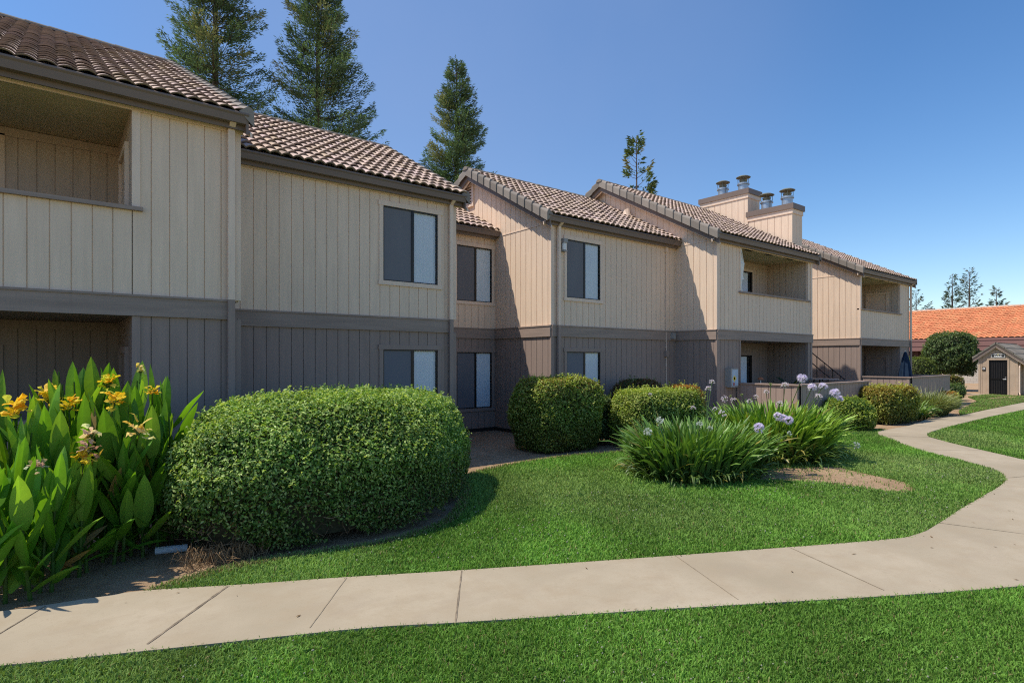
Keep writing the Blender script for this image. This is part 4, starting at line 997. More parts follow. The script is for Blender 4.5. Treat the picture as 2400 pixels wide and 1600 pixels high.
shrub('red_leafed_plant', 43.6, 7.45, superR(.38, .38, 0, 2), .52, 'low dark red leafed plant at the right side of the small shed', 'plant', 1500, .08, .05, dict(lo=(.04, .008, .01), mid=(.12, .015, .02), hi=(.22, .05, .05)), e1=.6, e2=.8, seed=17)

# lollipop tree with glossy leaves
mg = (46.1, 12.05)
root, G = shrub('standard_tree', mg[0], mg[1], superR(1.48, 1.48, 0, 2.5), 3.78, 'round clipped lollipop tree with dark glossy leaves near the small shed', 'tree', 15000, .125, .062, dict(lo=(.03, .06, .02), mid=(.075, .14, .04), hi=(.24, .32, .13)), e1=.42, e2=.66, base=.72, zb=.98, depth=.3, lump=.1, seed=18, tipcol=(.2, .24, .12), tipp=.2)
mb = MB(); mb.tube([(mg[0], mg[1], 0), (mg[0] + .03, mg[1], .6), (mg[0], mg[1], 1.7)], [.085, .07, .06], 8); build('trunk', mb, 'bark', root)

# ================================================================== STRAP LEAVED PLANTS
def straps(root, cx, cy, rx, ry, n, Lr, wr, cols, spread=1.0, zmax=None, lean=(-.0, .0), name='foliage', seg=6, upright=.35):
    Vs = []; Fs = []; Cs = []
    k = n; a = rng.uniform(0, 2 * np.pi, k); rr = np.sqrt(rng.random(k)); x = cx + np.cos(a) * rr * rx; y = cy + np.sin(a) * rr * ry
    out = a + rng.normal(0, .7, k); L = rng.uniform(*Lr, k); wd = rng.uniform(*wr, k)
    el0 = np.clip(rng.normal(1.32, .16, k) - upright * rr * spread, .5, 1.55); curl = rng.uniform(.5, 2.1, k) * spread * (.45 + .75 * rr)
    col = np.array(cols[0])[None] + (np.array(cols[1]) - np.array(cols[0]))[None] * rng.random((k, 1)); col *= rng.uniform(.75, 1.2, (k, 1))
    yel = rng.random(k) < .05; col[yel] = np.array((.30, .26, .06)) * rng.uniform(.7, 1.1, (yel.sum(), 1))
    p = np.stack([x, y, rng.uniform(.0, .06, k)], 1); e = el0.copy(); pts = []
    sidev = np.stack([-np.sin(out), np.cos(out), np.zeros(k)], 1); tw = rng.normal(0, .5, k)
    for i in range(seg + 1):
        t = i / seg; wv = wd * (np.minimum(1, .55 + t * 1.6) * np.sqrt(np.maximum(0.02, 1 - t ** 3)))
        d = np.stack([np.cos(out) * np.cos(e), np.sin(out) * np.cos(e), np.sin(e)], 1); nrm = np.cross(sidev, d)
        sv = sidev * np.cos(tw)[:, None] + nrm * np.sin(tw)[:, None]
        pts.append((p - sv * wv[:, None] / 2, p - nrm * (wv * .16)[:, None], p + sv * wv[:, None] / 2))
        p = p + d * (L / seg)[:, None]; e = e - curl * (t ** .8) * 1.9 / seg
        p[:, 2] = np.maximum(p[:, 2], .015)
    V = np.stack([q for tr in pts for q in tr], 1).reshape(-1, 3); m = 3 * (seg + 1)
    f = []
    for i in range(seg):
        for j in range(2): f.append((3 * i + j, 3 * i + j + 1, 3 * i + j + 4, 3 * i + j + 3))
    F = (np.array(f)[None] + (np.arange(k) * m)[:, None, None]).reshape(-1, 4)
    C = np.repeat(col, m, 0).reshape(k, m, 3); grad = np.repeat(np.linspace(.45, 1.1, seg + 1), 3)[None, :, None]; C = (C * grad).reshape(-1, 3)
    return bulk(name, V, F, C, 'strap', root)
def umbel(root, base, head, r, state, i):
    """flower stalk with its round head; state 0 bud, 1 half open, 2 full, 3 gone over"""
    base, head = Vector(base), Vector(head); mb = MB(); c = random.uniform(.8, 1.2); mb.cur = (.10 * c, .19 * c, .05 * c)
    m = (base + head) / 2 + Vector((random.gauss(0, .02), random.gauss(0, .02), .03)); mb.tube([base, m, head], [.008, .007, .006], 6)
    st = build('flower_stalk', mb, 'strap', root)
    mb = MB(); n = {0: 18, 1: 30, 2: 52, 3: 30}[state]; ax = (head - base).normalized()
    for k in range(n):
        d = Vector((random.gauss(0, 1), random.gauss(0, 1), random.gauss(.25, 1))).normalized()
        if d.dot(ax) < -.45: d = (d + ax * 1.2).normalized()
        l = r * random.uniform(.75, 1.08); q = head + d * l * .55; e = head + d * l
        mb.cur = (.22, .30, .12) if state != 3 else (.3, .35, .25); mb.tube([head, q], [.0022, .0022], 3, cap=False)
        t = d.orthogonal().normalized(); b = d.cross(t); ph = random.uniform(0, 6)
        if state == 0:
            mb.cur = (.36, .42, .16); mb.tube([q, e], [.006, .002], 4); continue
        cc = random.uniform(.82, 1.08); base_c = {1: (.88, .78, .86), 2: (.80, .74, .94), 3: (.68, .75, .68)}[state]
        if random.random() < .18: base_c = (.93, .91, .94)
        mb.cur = tuple(min(.95, x * cc) for x in base_c); op = {1: .011, 2: .021, 3: .013}[state] * r / .085
        for z in range(6):
            an = ph + z * math.pi / 3; o = t * math.cos(an) + b * math.sin(an); o2 = t * math.cos(an + .5) + b * math.sin(an + .5); o3 = t * math.cos(an - .5) + b * math.sin(an - .5)
            mb.add([q, q.lerp(e, .6) + o3 * op * .55, e + o * op * 1.5, q.lerp(e, .6) + o2 * op * .55], [(0, 1, 2, 3)])
    build('flower_head', mb, 'petal', st)
ag1 = thing('agapanthus', (8.75, 5.95, 0), 'front agapanthus clump of dark green arching leaves, few pale faded flowers', 'flower clump')
straps(ag1, 8.85, 6.0, 1.15, .86, 1500, (.62, 1.05), (.042, .064), ((.08, .185, .03), (.23, .39, .085)), .75, upright=.2)
straps(ag1, 8.85, 5.95, 1.25, .95, 800, (.3, .6), (.024, .038), ((.06, .13, .026), (.2, .29, .08)), 1.5, name='low_leaves')
ag2 = thing('agapanthus', (11.6, 6.05, 0), 'taller bright green agapanthus clump behind, crowned with lilac flower heads', 'flower clump')
straps(ag2, 11.55, 6.0, 1.15, .82, 1300, (.72, 1.22), (.046, .070), ((.12, .26, .026), (.33, .50, .07)), .68, upright=.15)
straps(ag2, 11.55, 5.9, 1.3, .9, 600, (.4, .7), (.03, .046), ((.09, .18, .028), (.27, .34, .08)), 1.5, name='low_leaves')
def flower_at(root, px, py, d, r, st, fx, fy, i):
    h = at_depth(px, py, d); umbel(root, (fx, fy, .15), h, r, st, i)
heads2 = [(1879, 888, 10.6, .098, 2), (1903, 909, 10.9, .09, 2), (1929, 906, 11.2, .085, 2), (1956, 922, 11.0, .10, 2), (1918, 930, 10.7, .078, 1), (1840, 904, 11.2, .085, 1), (1806, 901, 11.4, .045, 0), (1796, 919, 11.3, .062, 1), (1772, 930, 11.5, .055, 1), (1739, 926, 11.6, .04, 0), (1757, 941, 11.6, .062, 1), (1699, 935, 11.4, .078, 1), (1719, 937, 11.5, .07, 1), (1827, 946, 11.0, .07, 1), (1824, 976, 9.9, .08, 2), (1848, 985, 9.9, .08, 2), (1835, 980, 10.0, .075, 2), (1779, 1003, 9.3, .088, 2), (1712, 928, 11.6, .035, 0), (1967, 935, 11.1, .075, 2)]
for i, (px, py, d, r, s_) in enumerate(heads2):
    h = at_depth(px, py, d); ln = random.uniform(.45, .75); umbel(ag2, (11.55 + (h[0] - 11.55) * ln * .6 + random.gauss(0, .1), 6.0 + (h[1] - 6.0) * ln * .6, .3), h, r, s_, i)
umbel(ag2, (12.3, 5.5, .3), at_depth(2006, 1043, 11.4), .085, 3, 30)
heads1 = [(1668, 896, 10.6, .065, 1), (1660, 911, 10.4, .065, 1), (1692, 970, 9.5, .075, 1), (1676, 959, 9.7, .05, 1), (1548, 988, 9.3, .085, 3), (1518, 1013, 8.9, .08, 3), (1625, 956, 10, .05, 1), (1648, 965, 9.8, .035, 0), (1588, 953, 10.1, .022, 0), (1524, 925, 10.2, .04, 1), (1640, 995, 9.1, .06, 3), (1850, 1016, 9.6, .05, 3), (1664, 1004, 9.2, .05, 3)]
for i, (px, py, d, r, s_) in enumerate(heads1):
    h = at_depth(px, py, d); umbel(ag1, (8.72 + (h[0] - 8.72) * .6, 6.0 + (h[1] - 6.0) * .5, .3), h, r, s_, i)
ag3 = thing('agapanthus', (23.0, 7.2, 0), 'small bright strap leaved clump between the square hedge and the wild grass', 'flower clump')
straps(ag3, 22.75, 6.95, .42, .3, 260, (.45, .75), (.035, .055), ((.08, .18, .03), (.2, .34, .06)), 1.1)
straps(ag3, 22.8, 6.75, .4, .2, 40, (.3, .5), (.03, .05), ((.28, .2, .08), (.4, .28, .12)), 1.9, name='dry_leaves')
wg = thing('ornamental_grass', (25.0, 7.15, 0), 'loose grey green wild grass clump at the foot of the far fence', 'grass clump')
straps(wg, 25.0, 7.15, .95, .45, 2300, (.5, .98), (.014, .026), ((.14, .18, .055), (.34, .39, .15)), .9)
straps(wg, 25.0, 7.2, .8, .3, 60, (.9, 1.25), (.012, .018), ((.3, .28, .14), (.42, .4, .24)), .6, name='seed_stalks')
pp = thing('potted_plant', (17.6, 8.7, 0), 'dark broad leafed pot plant showing above the middle board fence', 'plant')
straps(pp, 17.55, 8.6, .1, .1, 14, (.5, .7), (.08, .12), ((.012, .03, .016), (.03, .06, .03)), 1.5)
bpy.context.view_layer.update()
for o in pp.children: o.location.z += .95
mb = MB(); mb.lathe((17.55, 8.6, 0), [(.0, .0), (.16, .0), (.22, .9), (.2, .95), (.0, .93)], 18); build('pot', mb, plain('terracotta', (.3, .13, .07), .8), pp)
mb = MB(); 
# ================================================================== CANNA LILIES
def canna_leaf(mb, base, az, el, L, W, bend, col, roll):
    seg = 7; p = Vector(base); e = el; rows = []; sd = Vector((-math.sin(az), math.cos(az), 0)); wav = random.uniform(0, 6)
    for i in range(seg + 1):
        t = i / seg; wv = W * (max(.05, math.sin(math.pi * min(1, (t * .94 + .06) ** .85))) ** .75) * (1 if i < seg else .05)
        d = Vector((math.cos(az) * math.cos(e), math.sin(az) * math.cos(e), math.sin(e))); nrm = sd.cross(d)
        s2 = sd * math.cos(roll) + nrm * math.sin(roll); n2 = s2.cross(d); up = -n2 * wv * (.16 + .05 * math.sin(t * 7 + wav))
        rows.append((p - s2 * wv / 2 - up, p, p + s2 * wv / 2 - up)); p = p + d * (L / seg); e -= bend / seg * (.4 + 1.6 * t)
    b = len(mb.v)
    for i, r in enumerate(rows):
        for j, q in enumerate(r):
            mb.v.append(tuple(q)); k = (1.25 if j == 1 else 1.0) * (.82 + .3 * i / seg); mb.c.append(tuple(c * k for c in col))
    for i in range(seg):
        for j in range(2): mb.f.append((b + 3 * i + j, b + 3 * i + j + 1, b + 3 * i + j + 4, b + 3 * i + j + 3))
def canna_flower(mb, c, r, state):
    """ruffled petals in an open cluster; state 0 fresh yellow, 1 pale fading, 2 withered"""
    cols = {0: [(.90, .68, .04), (.92, .76, .10), (.88, .60, .03)], 1: [(.90, .74, .28), (.92, .80, .48), (.85, .66, .12)], 2: [(.62, .42, .22), (.72, .58, .40), (.45, .27, .13)]}[state]
    for k in range({0: 20, 1: 15, 2: 13}[state]):
        cc = Vector(c) + Vector((random.gauss(0, r * .42), random.gauss(0, r * .42), random.gauss(0, r * .42)))
        a = random.uniform(0, 6.28); e = random.uniform(-.2, 1.35); L = r * random.uniform(.8, 1.35); W = L * random.uniform(.6, .95)
        d = Vector((math.cos(a) * math.cos(e), math.sin(a) * math.cos(e), math.sin(e))); s = Vector((-math.sin(a), math.cos(a), 0)); n = s.cross(d)
        mb.cur = tuple(x * random.uniform(.8, 1.1) for x in random.choice(cols)); rf = [random.gauss(0, .1) * L for _ in range(9)]
        vs = []
        for i, (t, wv) in enumerate(((0, .12), (.4, .6), (.78, 1.0), (1.0, .62))):
            m = cc + d * L * t - n * L * (.25 * t * t) * (-1)
            for j in (-1, 0, 1): vs.append(m + s * W * .5 * wv * j + n * (rf[(i * 3 + j + 1) % 9] + .12 * L * abs(j) * t))
        mb.add(vs, [(3 * i + j, 3 * i + j + 1, 3 * i + j + 4, 3 * i + j + 3) for i in range(3) for j in range(2)])
def canna(x, y, h, label, flower=None, nl=8, group=None, lscale=1.0, bright=1.0):
    root = thing('canna_lily', (x, y, 0), label, 'canna lily', group)
    lean = Vector((random.gauss(0, .05), random.gauss(0, .05), 1)); top = Vector((x, y, 0)) + lean * h
    mb = MB(); mb.cur = (.08, .16, .03); mb.tube([(x, y, 0), (x + lean.x * h * .5, y + lean.y * h * .5, h * .5), tuple(top)], [.017, .014, .007], 7); build('stem', mb, 'canna', root)
    mb = MB(); az = random.uniform(0, 6.28); hh = h if flower is None else h * .85
    for k in range(nl):
        t = (k + .6) / nl; z = .04 + (hh * .80) * t ** 1.0; az += 2.4 + random.gauss(0, .35)
        el = 1.16 + .28 * t + random.gauss(0, .08); L = lscale * random.uniform(.38, .58); W = L * random.uniform(.22, .32)
        if t < .3: el -= random.uniform(.05, .5)
        c = random.uniform(.78, 1.22) * bright; col = (.095 * c, .225 * c, .022 * c)
        if random.random() < .25: col = (.15 * c, .29 * c, .035 * c)
        if random.random() < (.10 if t < .35 else .012): col = (.30 * c, .20 * c, .07 * c)
        if random.random() < .14: el -= random.uniform(.1, .4)
        canna_leaf(mb, (x + lean.x * z + math.cos(az) * .015, y + lean.y * z + math.sin(az) * .015, z), az, el, L, W, random.uniform(.05, .6) * (1.35 - t) * 1.3, col, random.gauss(0, .35))
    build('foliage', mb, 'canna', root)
    if flower:
        fx, fy, fz, r, state = flower; mb = MB(); mb.cur = (.10, .17, .05); mb.tube([tuple(Vector((x, y, 0)) + lean * h * .8), ((x + fx) / 2, (y + fy) / 2, (h * .8 + fz) / 2 + .03), (fx, fy, fz - r * .6)], [.008, .007, .006], 6, cap=False)
        for q in range(5): a = random.uniform(0, 6.28); mb.tube([(fx, fy, fz - r * .8), (fx + math.cos(a) * r * .5, fy + math.sin(a) * r * .5, fz - r * .1)], [.007, .009], 5)
        st = build('flower_stalk', mb, 'canna', root); mb = MB(); canna_flower(mb, (fx, fy, fz), r, state); build('flower', mb, 'petal', st)
    return root
FL = [((35, 968), 5.2, .088, 0, 'canna lily with the biggest fresh yellow bloom, at the far left edge', -.22, 6.9),
      ((117, 930), 5.9, .080, 0, 'canna lily with yellow bloom right of the leftmost one, high against the dark wall', -.02, 7.4),
      ((162, 950), 5.7, .070, 0, 'canna lily with a loose yellow bloom just below and right of a broad leaf', .16, 7.1),
      ((252, 895), 6.0, .072, 0, 'canna lily with the tallest yellow bloom cluster near the middle of the group', .42, 7.5),
      ((267, 938), 5.8, .070, 0, 'canna lily with a round yellow bloom below the tallest cluster', .46, 7.2),
      ((329, 867), 6.2, .040, 1, 'canna lily topped by a single small cream flower, highest at the right', .78, 7.7),
      ((357, 915), 6.1, .045, 0, 'canna lily with a thin drooping yellow flower at the right end', .9, 7.5),
      ((325, 1003), 5.6, .078, 1, 'canna lily with a pale two tiered bloom in front of the right hand leaves', .58, 6.95),
      ((210, 1016), 5.4, .062, 1, 'canna lily with a fading cream bloom in the middle', .28, 6.8),
      ((206, 1050), 5.3, .064, 2, 'canna lily with withered brown petals above yellow ones', .22, 6.7),
      ((196, 1072), 5.25, .070, 0, 'canna lily with a spread yellow bloom low in the middle', .14, 6.75),
      ((88, 1097), 4.95, .062, 2, 'canna lily with the lowest pale shrivelled bloom, front left', -.06, 6.45)]
for (px, py), d, r, s_, lab, bx, by in FL:
    fx, fy, fz = at_depth(px, py, d); canna(bx, by, max(.9, fz - .12), lab, (fx, fy, fz, r * 1.05, s_), nl=10, bright=1.05)
plain_lab = 'leafy canna lily without a bloom in the bed at left'
spots = [(-.42, 6.25, 1.15), (-.28, 6.35, 1.05), (-.12, 6.30, .95), (.02, 6.42, 1.0), (-.55, 6.55, 1.3), (-.35, 6.62, 1.35), (-.15, 6.6, 1.2), (.05, 6.72, 1.3), (-.6, 6.9, 1.5), (-.4, 7.05, 1.5), (-.1, 7.15, 1.62), (.1, 7.3, 1.7), (.28, 7.3, 1.78), (.42, 7.05, 1.5),
         (.55, 7.35, 1.75), (.66, 7.1, 1.55), (.72, 7.45, 1.78), (.85, 7.3, 1.6), (.9, 7.1, 1.35), (1.0, 7.5, 1.68), (1.05, 7.25, 1.42), (.5, 6.9, 1.2), (.75, 6.98, 1.1), (-.8, 6.6, 1.3), (-.75, 7.3, 1.7), (.36, 7.6, 1.92), (.62, 7.7, 1.9), (.15, 7.65, 1.88), (1.12, 7.65, 1.7), (-.05, 6.85, 1.4), (.2, 6.95, 1.45), (-.25, 6.8, 1.35), (.45, 7.55, 1.85), (.95, 7.7, 1.72), (.0, 7.5, 1.75), (-.3, 7.4, 1.65), (-.55, 7.5, 1.7)]
for i, (x, y, h) in enumerate(spots):
    canna(x, y, h, plain_lab, None, nl=random.choice((11, 12, 13)), group='canna lilies without blooms', lscale=.95 if i < 10 else 1.05, bright=1.25 if i < 10 else 1.12)

# ================================================================== CONIFERS
def conifer(name, x, y, ztop, zbot, rbase, label, n_br, dens, pal, group, up=.15, sparse=0., leaf=(.21, .036), tr=.2, core=True, seed=0):
    root = thing(name, (x, y, 0), label, 'conifer', group); rs = np.random.default_rng(100 + seed); H = ztop
    mb = MB(); mb.tube([(x, y, 0), (x, y, H * .5), (x, y, H - .3)], [tr * 1.6, tr, .02], 8); 
    Pv = []; Dv = []; Cv = []
    br = MB()
    for i in range(n_br):
        t = rs.random() ** .85; z = zbot + (H - zbot) * t; prof = (1 - t) ** .82
        L = rbase * prof * rs.uniform(.62, 1.15) + .22; a = rs.uniform(0, 2 * np.pi)
        if sparse and rs.random() < sparse * .5: continue
        rise = up * rs.uniform(.4, 1.5) + t * .55; dirv = np.array([np.cos(a), np.sin(a), 0.])
        pts = [np.array([x, y, z]) + dirv * L * s + np.array([0, 0, 1]) * (rise * L * s - .38 * L * s * (1 - s) * 1.2) for s in (0, .35, .7, 1.)]
        br.tube([tuple(p) for p in pts], [.02 + .02 * prof, .018, .011, .004], 4, cap=False)
        ns = max(4, int(dens * L)); tone = rs.uniform(.7, 1.25); warm = rs.random() < .15
        s = rs.uniform(.12 if not sparse else .45, 1.0, ns) ** .8
        idx = np.minimum((s / .35).astype(int), 2); p0 = np.array(pts)[idx]; p1 = np.array(pts)[idx + 1]; f = (s - np.array([0, .35, .7])[idx]) / np.array([.35, .35, .3])[idx]
        p = p0 + (p1 - p0) * f[:, None]; wsp = .20 * L * (1.05 - s) + .10
        side_ = np.array([-dirv[1], dirv[0], 0]); lat = rs.normal(0, 1, ns) * wsp; p = p + side_ * lat[:, None] + np.array([0, 0, 1]) * (rs.normal(-.02, .09, ns))[:, None]
        d = dirv[None] * rs.uniform(.4, 1.2, (ns, 1)) + side_ * (np.sign(lat) * rs.uniform(.2, .9, ns))[:, None] + np.array([0, 0, 1]) * rs.uniform(-.15, .75, ns)[:, None]
        lo, hi, wm = (np.array(q) for q in pal); c = lo + (hi - lo) * rs.random((ns, 1)) ** 1.3 * (.3 + .7 * s[:, None]); c *= tone
        if warm: c = c * .6 + wm * .5
        Pv.append(p); Dv.append(unit(d)); Cv.append(c)
    build('trunk', mb, 'bark', root); build('branches', br, 'bark', root)
    P = np.concatenate(Pv); D = np.concatenate(Dv); C = np.concatenate(Cv); k = len(P)
    L = rs.uniform(.6, 1.25, k) * leaf[0]; Wd = rs.uniform(.7, 1.3, k) * leaf[1]
    up_ = rs.normal(0, 1, (k, 3)); S = unit(np.cross(D, up_)); Nn = np.cross(S, D)
    V = np.stack([P, P + D * (L * .45)[:, None] + S * (Wd * .6)[:, None], P + D * L[:, None] + Nn * (L * .1)[:, None], P + D * (L * .45)[:, None] - S * (Wd * .6)[:, None]], 1).reshape(-1, 3)
    i = (np.arange(k) * 4)[:, None]; F = np.concatenate([i + [[0, 1, 2]], i + [[0, 2, 3]]], 1).reshape(-1, 3)
    bulk('crown', V, F, np.repeat(C, 4, 0), 'needle', root)
    return root
RW = ((.07, .115, .055), (.22, .345, .17), (.42, .37, .17)); FAR = ((.05, .08, .06), (.14, .19, .12), (.24, .2, .1))
gtr = 'conifers behind the apartment building'
conifer('redwood_tree', 6.71, 32.97, 26.5, 5, 4.5, 'broad conifer rising behind the nearest roof, leftmost and cropped by the frame', 330, 120, RW, gtr, seed=1)
conifer('redwood_tree', 11.2, 30.69, 23.4, 4, 4.9, 'tall conifer behind the second roof, its top cut by the frame', 340, 120, RW, gtr, seed=2)
conifer('redwood_tree', 19.15, 29.48, 19.9, 4, 3.7, 'full pointed conifer standing behind the gable with the attic vent', 330, 120, RW, gtr, seed=3)
conifer('sparse_pine', 35.49, 29.28, 19.34, 8, 2.3, 'thin see-through conifer above the middle gable roof', 80, 36, ((.05, .09, .03), (.2, .26, .08), (.4, .33, .12)), gtr, up=.45, sparse=.35, leaf=(.40, .10), seed=4, tr=.11)
gf = 'distant conifers beyond the orange roof'
conifer('distant_conifer', 127.99, 38.86, 14.9, 3, 3.6, 'thin distant conifer next to the end of the apartment building', 60, 9, FAR, gf, up=.62, leaf=(.6, .14), seed=5, tr=.2, sparse=.2)
conifer('distant_conifer', 133.34, 34.62, 18.1, 3, 2.7, 'left and denser one of the two tall distant conifers', 85, 14, FAR, gf, up=.35, leaf=(.6, .15), seed=6, tr=.22)
conifer('distant_conifer', 129.69, 31.14, 18.3, 3, 4.0, 'tallest distant conifer with long bare upswept branches on its right', 75, 10, FAR, gf, up=.72, leaf=(.6, .13), seed=7, tr=.22)
conifer('distant_conifer', 146.18, 30.81, 16.5, 4, 2.8, 'short stubby distant conifer, rightmost above the orange roof', 50, 13, FAR, gf, up=.4, leaf=(.7, .18), seed=8, tr=.22)

# ================================================================== ORANGE ROOFED BUILDING, BLOCK WALL, LAMP
ob = thing('tiled_building', (76, 15, 0), 'low building with a bright orange clay tile roof beyond the lawn', 'building')
def clay(nw): 
    b = np.array([.66, .255, .12]); t = rng.normal(0, 1, (nw, 1)); c = b * (1 + .09 * t); c[:, 1:] *= 1 + .06 * rng.normal(0, 1, (nw, 1))
    return np.clip(c, .03, .9)
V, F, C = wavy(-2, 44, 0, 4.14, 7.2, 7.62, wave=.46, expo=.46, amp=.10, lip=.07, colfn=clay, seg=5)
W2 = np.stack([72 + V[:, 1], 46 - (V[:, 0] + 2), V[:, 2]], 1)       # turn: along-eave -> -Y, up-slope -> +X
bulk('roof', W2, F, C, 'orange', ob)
mb = MB(); mb.add([(79.2, 46, 7.6), (79.2, 0, 7.6), (86.4, 0, 4.1), (86.4, 46, 4.1)], [(0, 1, 2, 3)]); build('rear_roof', mb, 'orange', ob)
mb = MB(); y = 0
while y < 46: mb.tube([(79.2, y, 7.66), (79.2, y + .98, 7.66)], [.16, .14], 8); y += .98
build('ridge_cap', mb, plain('pale_ridge_tile', (.5, .38, .3), .8), ob)
mb = MB(); mb.box(71.95, 72.25, 0, 46, 2.95, 4.12); mb.box(71.9, 72.3, 0, 46, 3.95, 4.16); mb.box(71.9, 72.25, 0, 46, 3.42, 3.5); build('fascia', mb, 'mauve', ob)
mb = MB(); mb.box(73.4, 86, .5, 45.5, 0, 4.0); mb.box(72.25, 73.4, 0, 46, 3.0, 3.06); build('wall', mb, 'maroon', ob)
for k in range(9): mb = MB(); mb.box(73.0, 73.3, 2 + k * 5, 2.3 + k * 5, 0, 3.0); build('pillar', mb, 'maroon', ob)
mb = MB(); mb.box(72.6, 78.5, 14.0, 14.2, 4.14, 4.2)
bw = thing('block_wall', (62, 15, 0), 'pale concrete block wall behind the hedges near the shed', 'wall')
mb = MB(); mb.box(62, 62.2, 0, 45, 0, 2.02); build('blocks', mb, 'block', bw); mb = MB(); mb.box(61.97, 62.23, 0, 45, 2.02, 2.12); build('coping', mb, 'white', bw)
sl = thing('parking_lamp', (95.05, 26.7, 0), 'brown shoebox parking lamp showing over the orange roof ridge', 'lamp post')
mb = MB(); mb.tube([(95.05, 26.7, 0), (95.05, 26.7, 9.1)], [.11, .08], 8); build('pole', mb, 'maroon', sl)
mb = MB(); mb.obox((95.05, 26.7), (CS, -SN), (SN, CS), -.9, .1, -.05, .05, 8.92, 9.0); build('arm', mb, 'maroon', sl)
mb = MB(); mb.obox((95.05, 26.7), (CS, -SN), (SN, CS), -1.0, -.25, -.2, .2, 8.85, 9.02); build('lamp_head', mb, 'mauve', sl)

# ================================================================== SMALL SHED 5665
su = (0, -1); sn = (-1, 0); S0 = (42.0, 9.64)
shd = thing('utility_shed', (43.0, 8.8, 0), 'small beige shed with a dark barred door and a number sign under its gable', 'shed')
pk, ev, SW = 2.90, 2.10, 1.72; cxs = .80
def SP(a, b, z): return (S0[0] + su[0] * a + sn[0] * b, S0[1] + su[1] * a + sn[1] * b, z)
mb = MB(); gabs = lambda t: pk - abs(t - cxs) * .80
siding(mb, S0, su, sn, SW, .02, gabs, holes=[(.46, 1.28, .02, 2.0)], pitch=.3, phase=.16, gw=.02, extra=(cxs,))
o2 = (S0[0] - sn[0] * 3.2, S0[1] - sn[1] * 3.2); siding(mb, o2, (sn[0], sn[1]), (-su[0], -su[1]), 3.2, .02, gabs(0), pitch=.3, gw=.02)
siding(mb, SP(SW, 0, 0)[:2], (-sn[0], -sn[1]), su, .55, .02, gabs(SW), pitch=.3, gw=.02); siding(mb, SP(SW, -.55, 0)[:2], su, sn, 3.2, .02, 2.1, pitch=.3, gw=.02)
build('wall', mb, plain('shed_paint', (.46, .345, .25), .7, var=.12, scale=2.5), shd)
mb = MB()
for a, b in ((.37, .46), (1.28, 1.37)): mb.obox(S0, su, sn, a, b, 0, .03, .0, 2.0)
mb.obox(S0, su, sn, .37, 1.37, 0, .032, 2.0, 2.09); mb.obox(S0, su, sn, -.02, .08, 0, .025, 0, 2.14); mb.obox(S0, su, sn, SW - .08, SW + .02, 0, .025, 0, 2.1); build('trim', mb, bpy.data.materials['shed_paint'], shd)
mb = MB(); mb.obox(S0, su, sn, .46, 1.28, -.06, -.04, .05, 2.0); dr = build('door', mb, 'black', shd)
mb = MB()
for k in range(11): a = .49 + k * .077; mb.obox(S0, su, sn, a, a + .016, -.02, -.004, .06, 1.98)
mb.obox(S0, su, sn, .46, .51, -.03, .005, .05, 2.0); mb.obox(S0, su, sn, 1.23, 1.28, -.03, .005, .05, 2.0); mb.obox(S0, su, sn, .47, 1.27, -.03, .003, .93, .97); mb.obox(S0, su, sn, .47, 1.27, -.03, .003, 1.95, 2.0); mb.obox(S0, su, sn, .47, 1.27, -.03, .003, .05, .1)
build('bars', mb, 'bronze', dr)
mb = MB(); mb.tube([SP(1.2, .0, .92), SP(1.2, .06, .92), SP(1.09, .06, .915)], .018, 8); mb.tube([SP(1.2, .0, 1.03), SP(1.2, .035, 1.03)], .035, 12); mb.tube([SP(1.2, .0, .92), SP(1.2, .02, .92)], .045, 12); build('handle', mb, 'chrome', dr)
# roof: two slopes of flat tiles running back, stepped rake tiles
def shed_slope(a0, z0, a1, z1, nm):
    V = []; mbr = MB(); n = 4
    for k in range(n):
        t0, t1 = k / n, (k + 1.1) / n; c = random.uniform(.85, 1.1); mbr.cur = (.21 * c, .185 * c, .15 * c)
        for q in range(14):
            b0, b1 = .16 - q * .34, .16 - (q + 1) * .34 + .01; c = random.uniform(.85, 1.15); mbr.cur = (.23 * c, .2 * c, .16 * c)
            A = lambda t, b, e: SP(a0 + (a1 - a0) * t, b, z0 + (z1 - z0) * t + e)
            mbr.add([A(t0, b0, .05), A(t0, b1, .05), A(t1, b1, .01), A(t1, b0, .01), A(t0, b0, .0), A(t0, b1, .0)], [(0, 1, 2, 3), (0, 4, 5, 1), (0, 3, 4)])
    return build(nm, mbr, 'tile', shd)
shed_slope(-.25, pk + .06 - 1.05 * .8, cxs, pk + .06, 'roof'); r2 = shed_slope(cxs + 1.55, pk + .06 - 1.55 * .8, cxs, pk + .06, 'roof')
mb = MB()
for a0, z0, a1, z1 in ((-.27, pk + .08 - 1.07 * .8, cxs, pk + .08), (cxs + 1.57, pk + .08 - 1.57 * .8, cxs, pk + .08)):
    for k in range(4):
        t0, t1 = k / 4, (k + 1.04) / 4; c = random.uniform(.85, 1.1); mb.cur = (.2 * c, .18 * c, .15 * c); q = lambda t, b, e: SP(a0 + (a1 - a0) * t, b, z0 + (z1 - z0) * t + e)
        mb.add([q(t0, .2, -.06), q(t1, .2, -.08), q(t1, .2, .03), q(t0, .2, .06), q(t0, .0, .06), q(t1, .0, .03)], [(0, 1, 2, 3), (3, 2, 5, 4)])
build('rake_tile', mb, 'tile', r2)
mb = MB(); mb2 = MB()
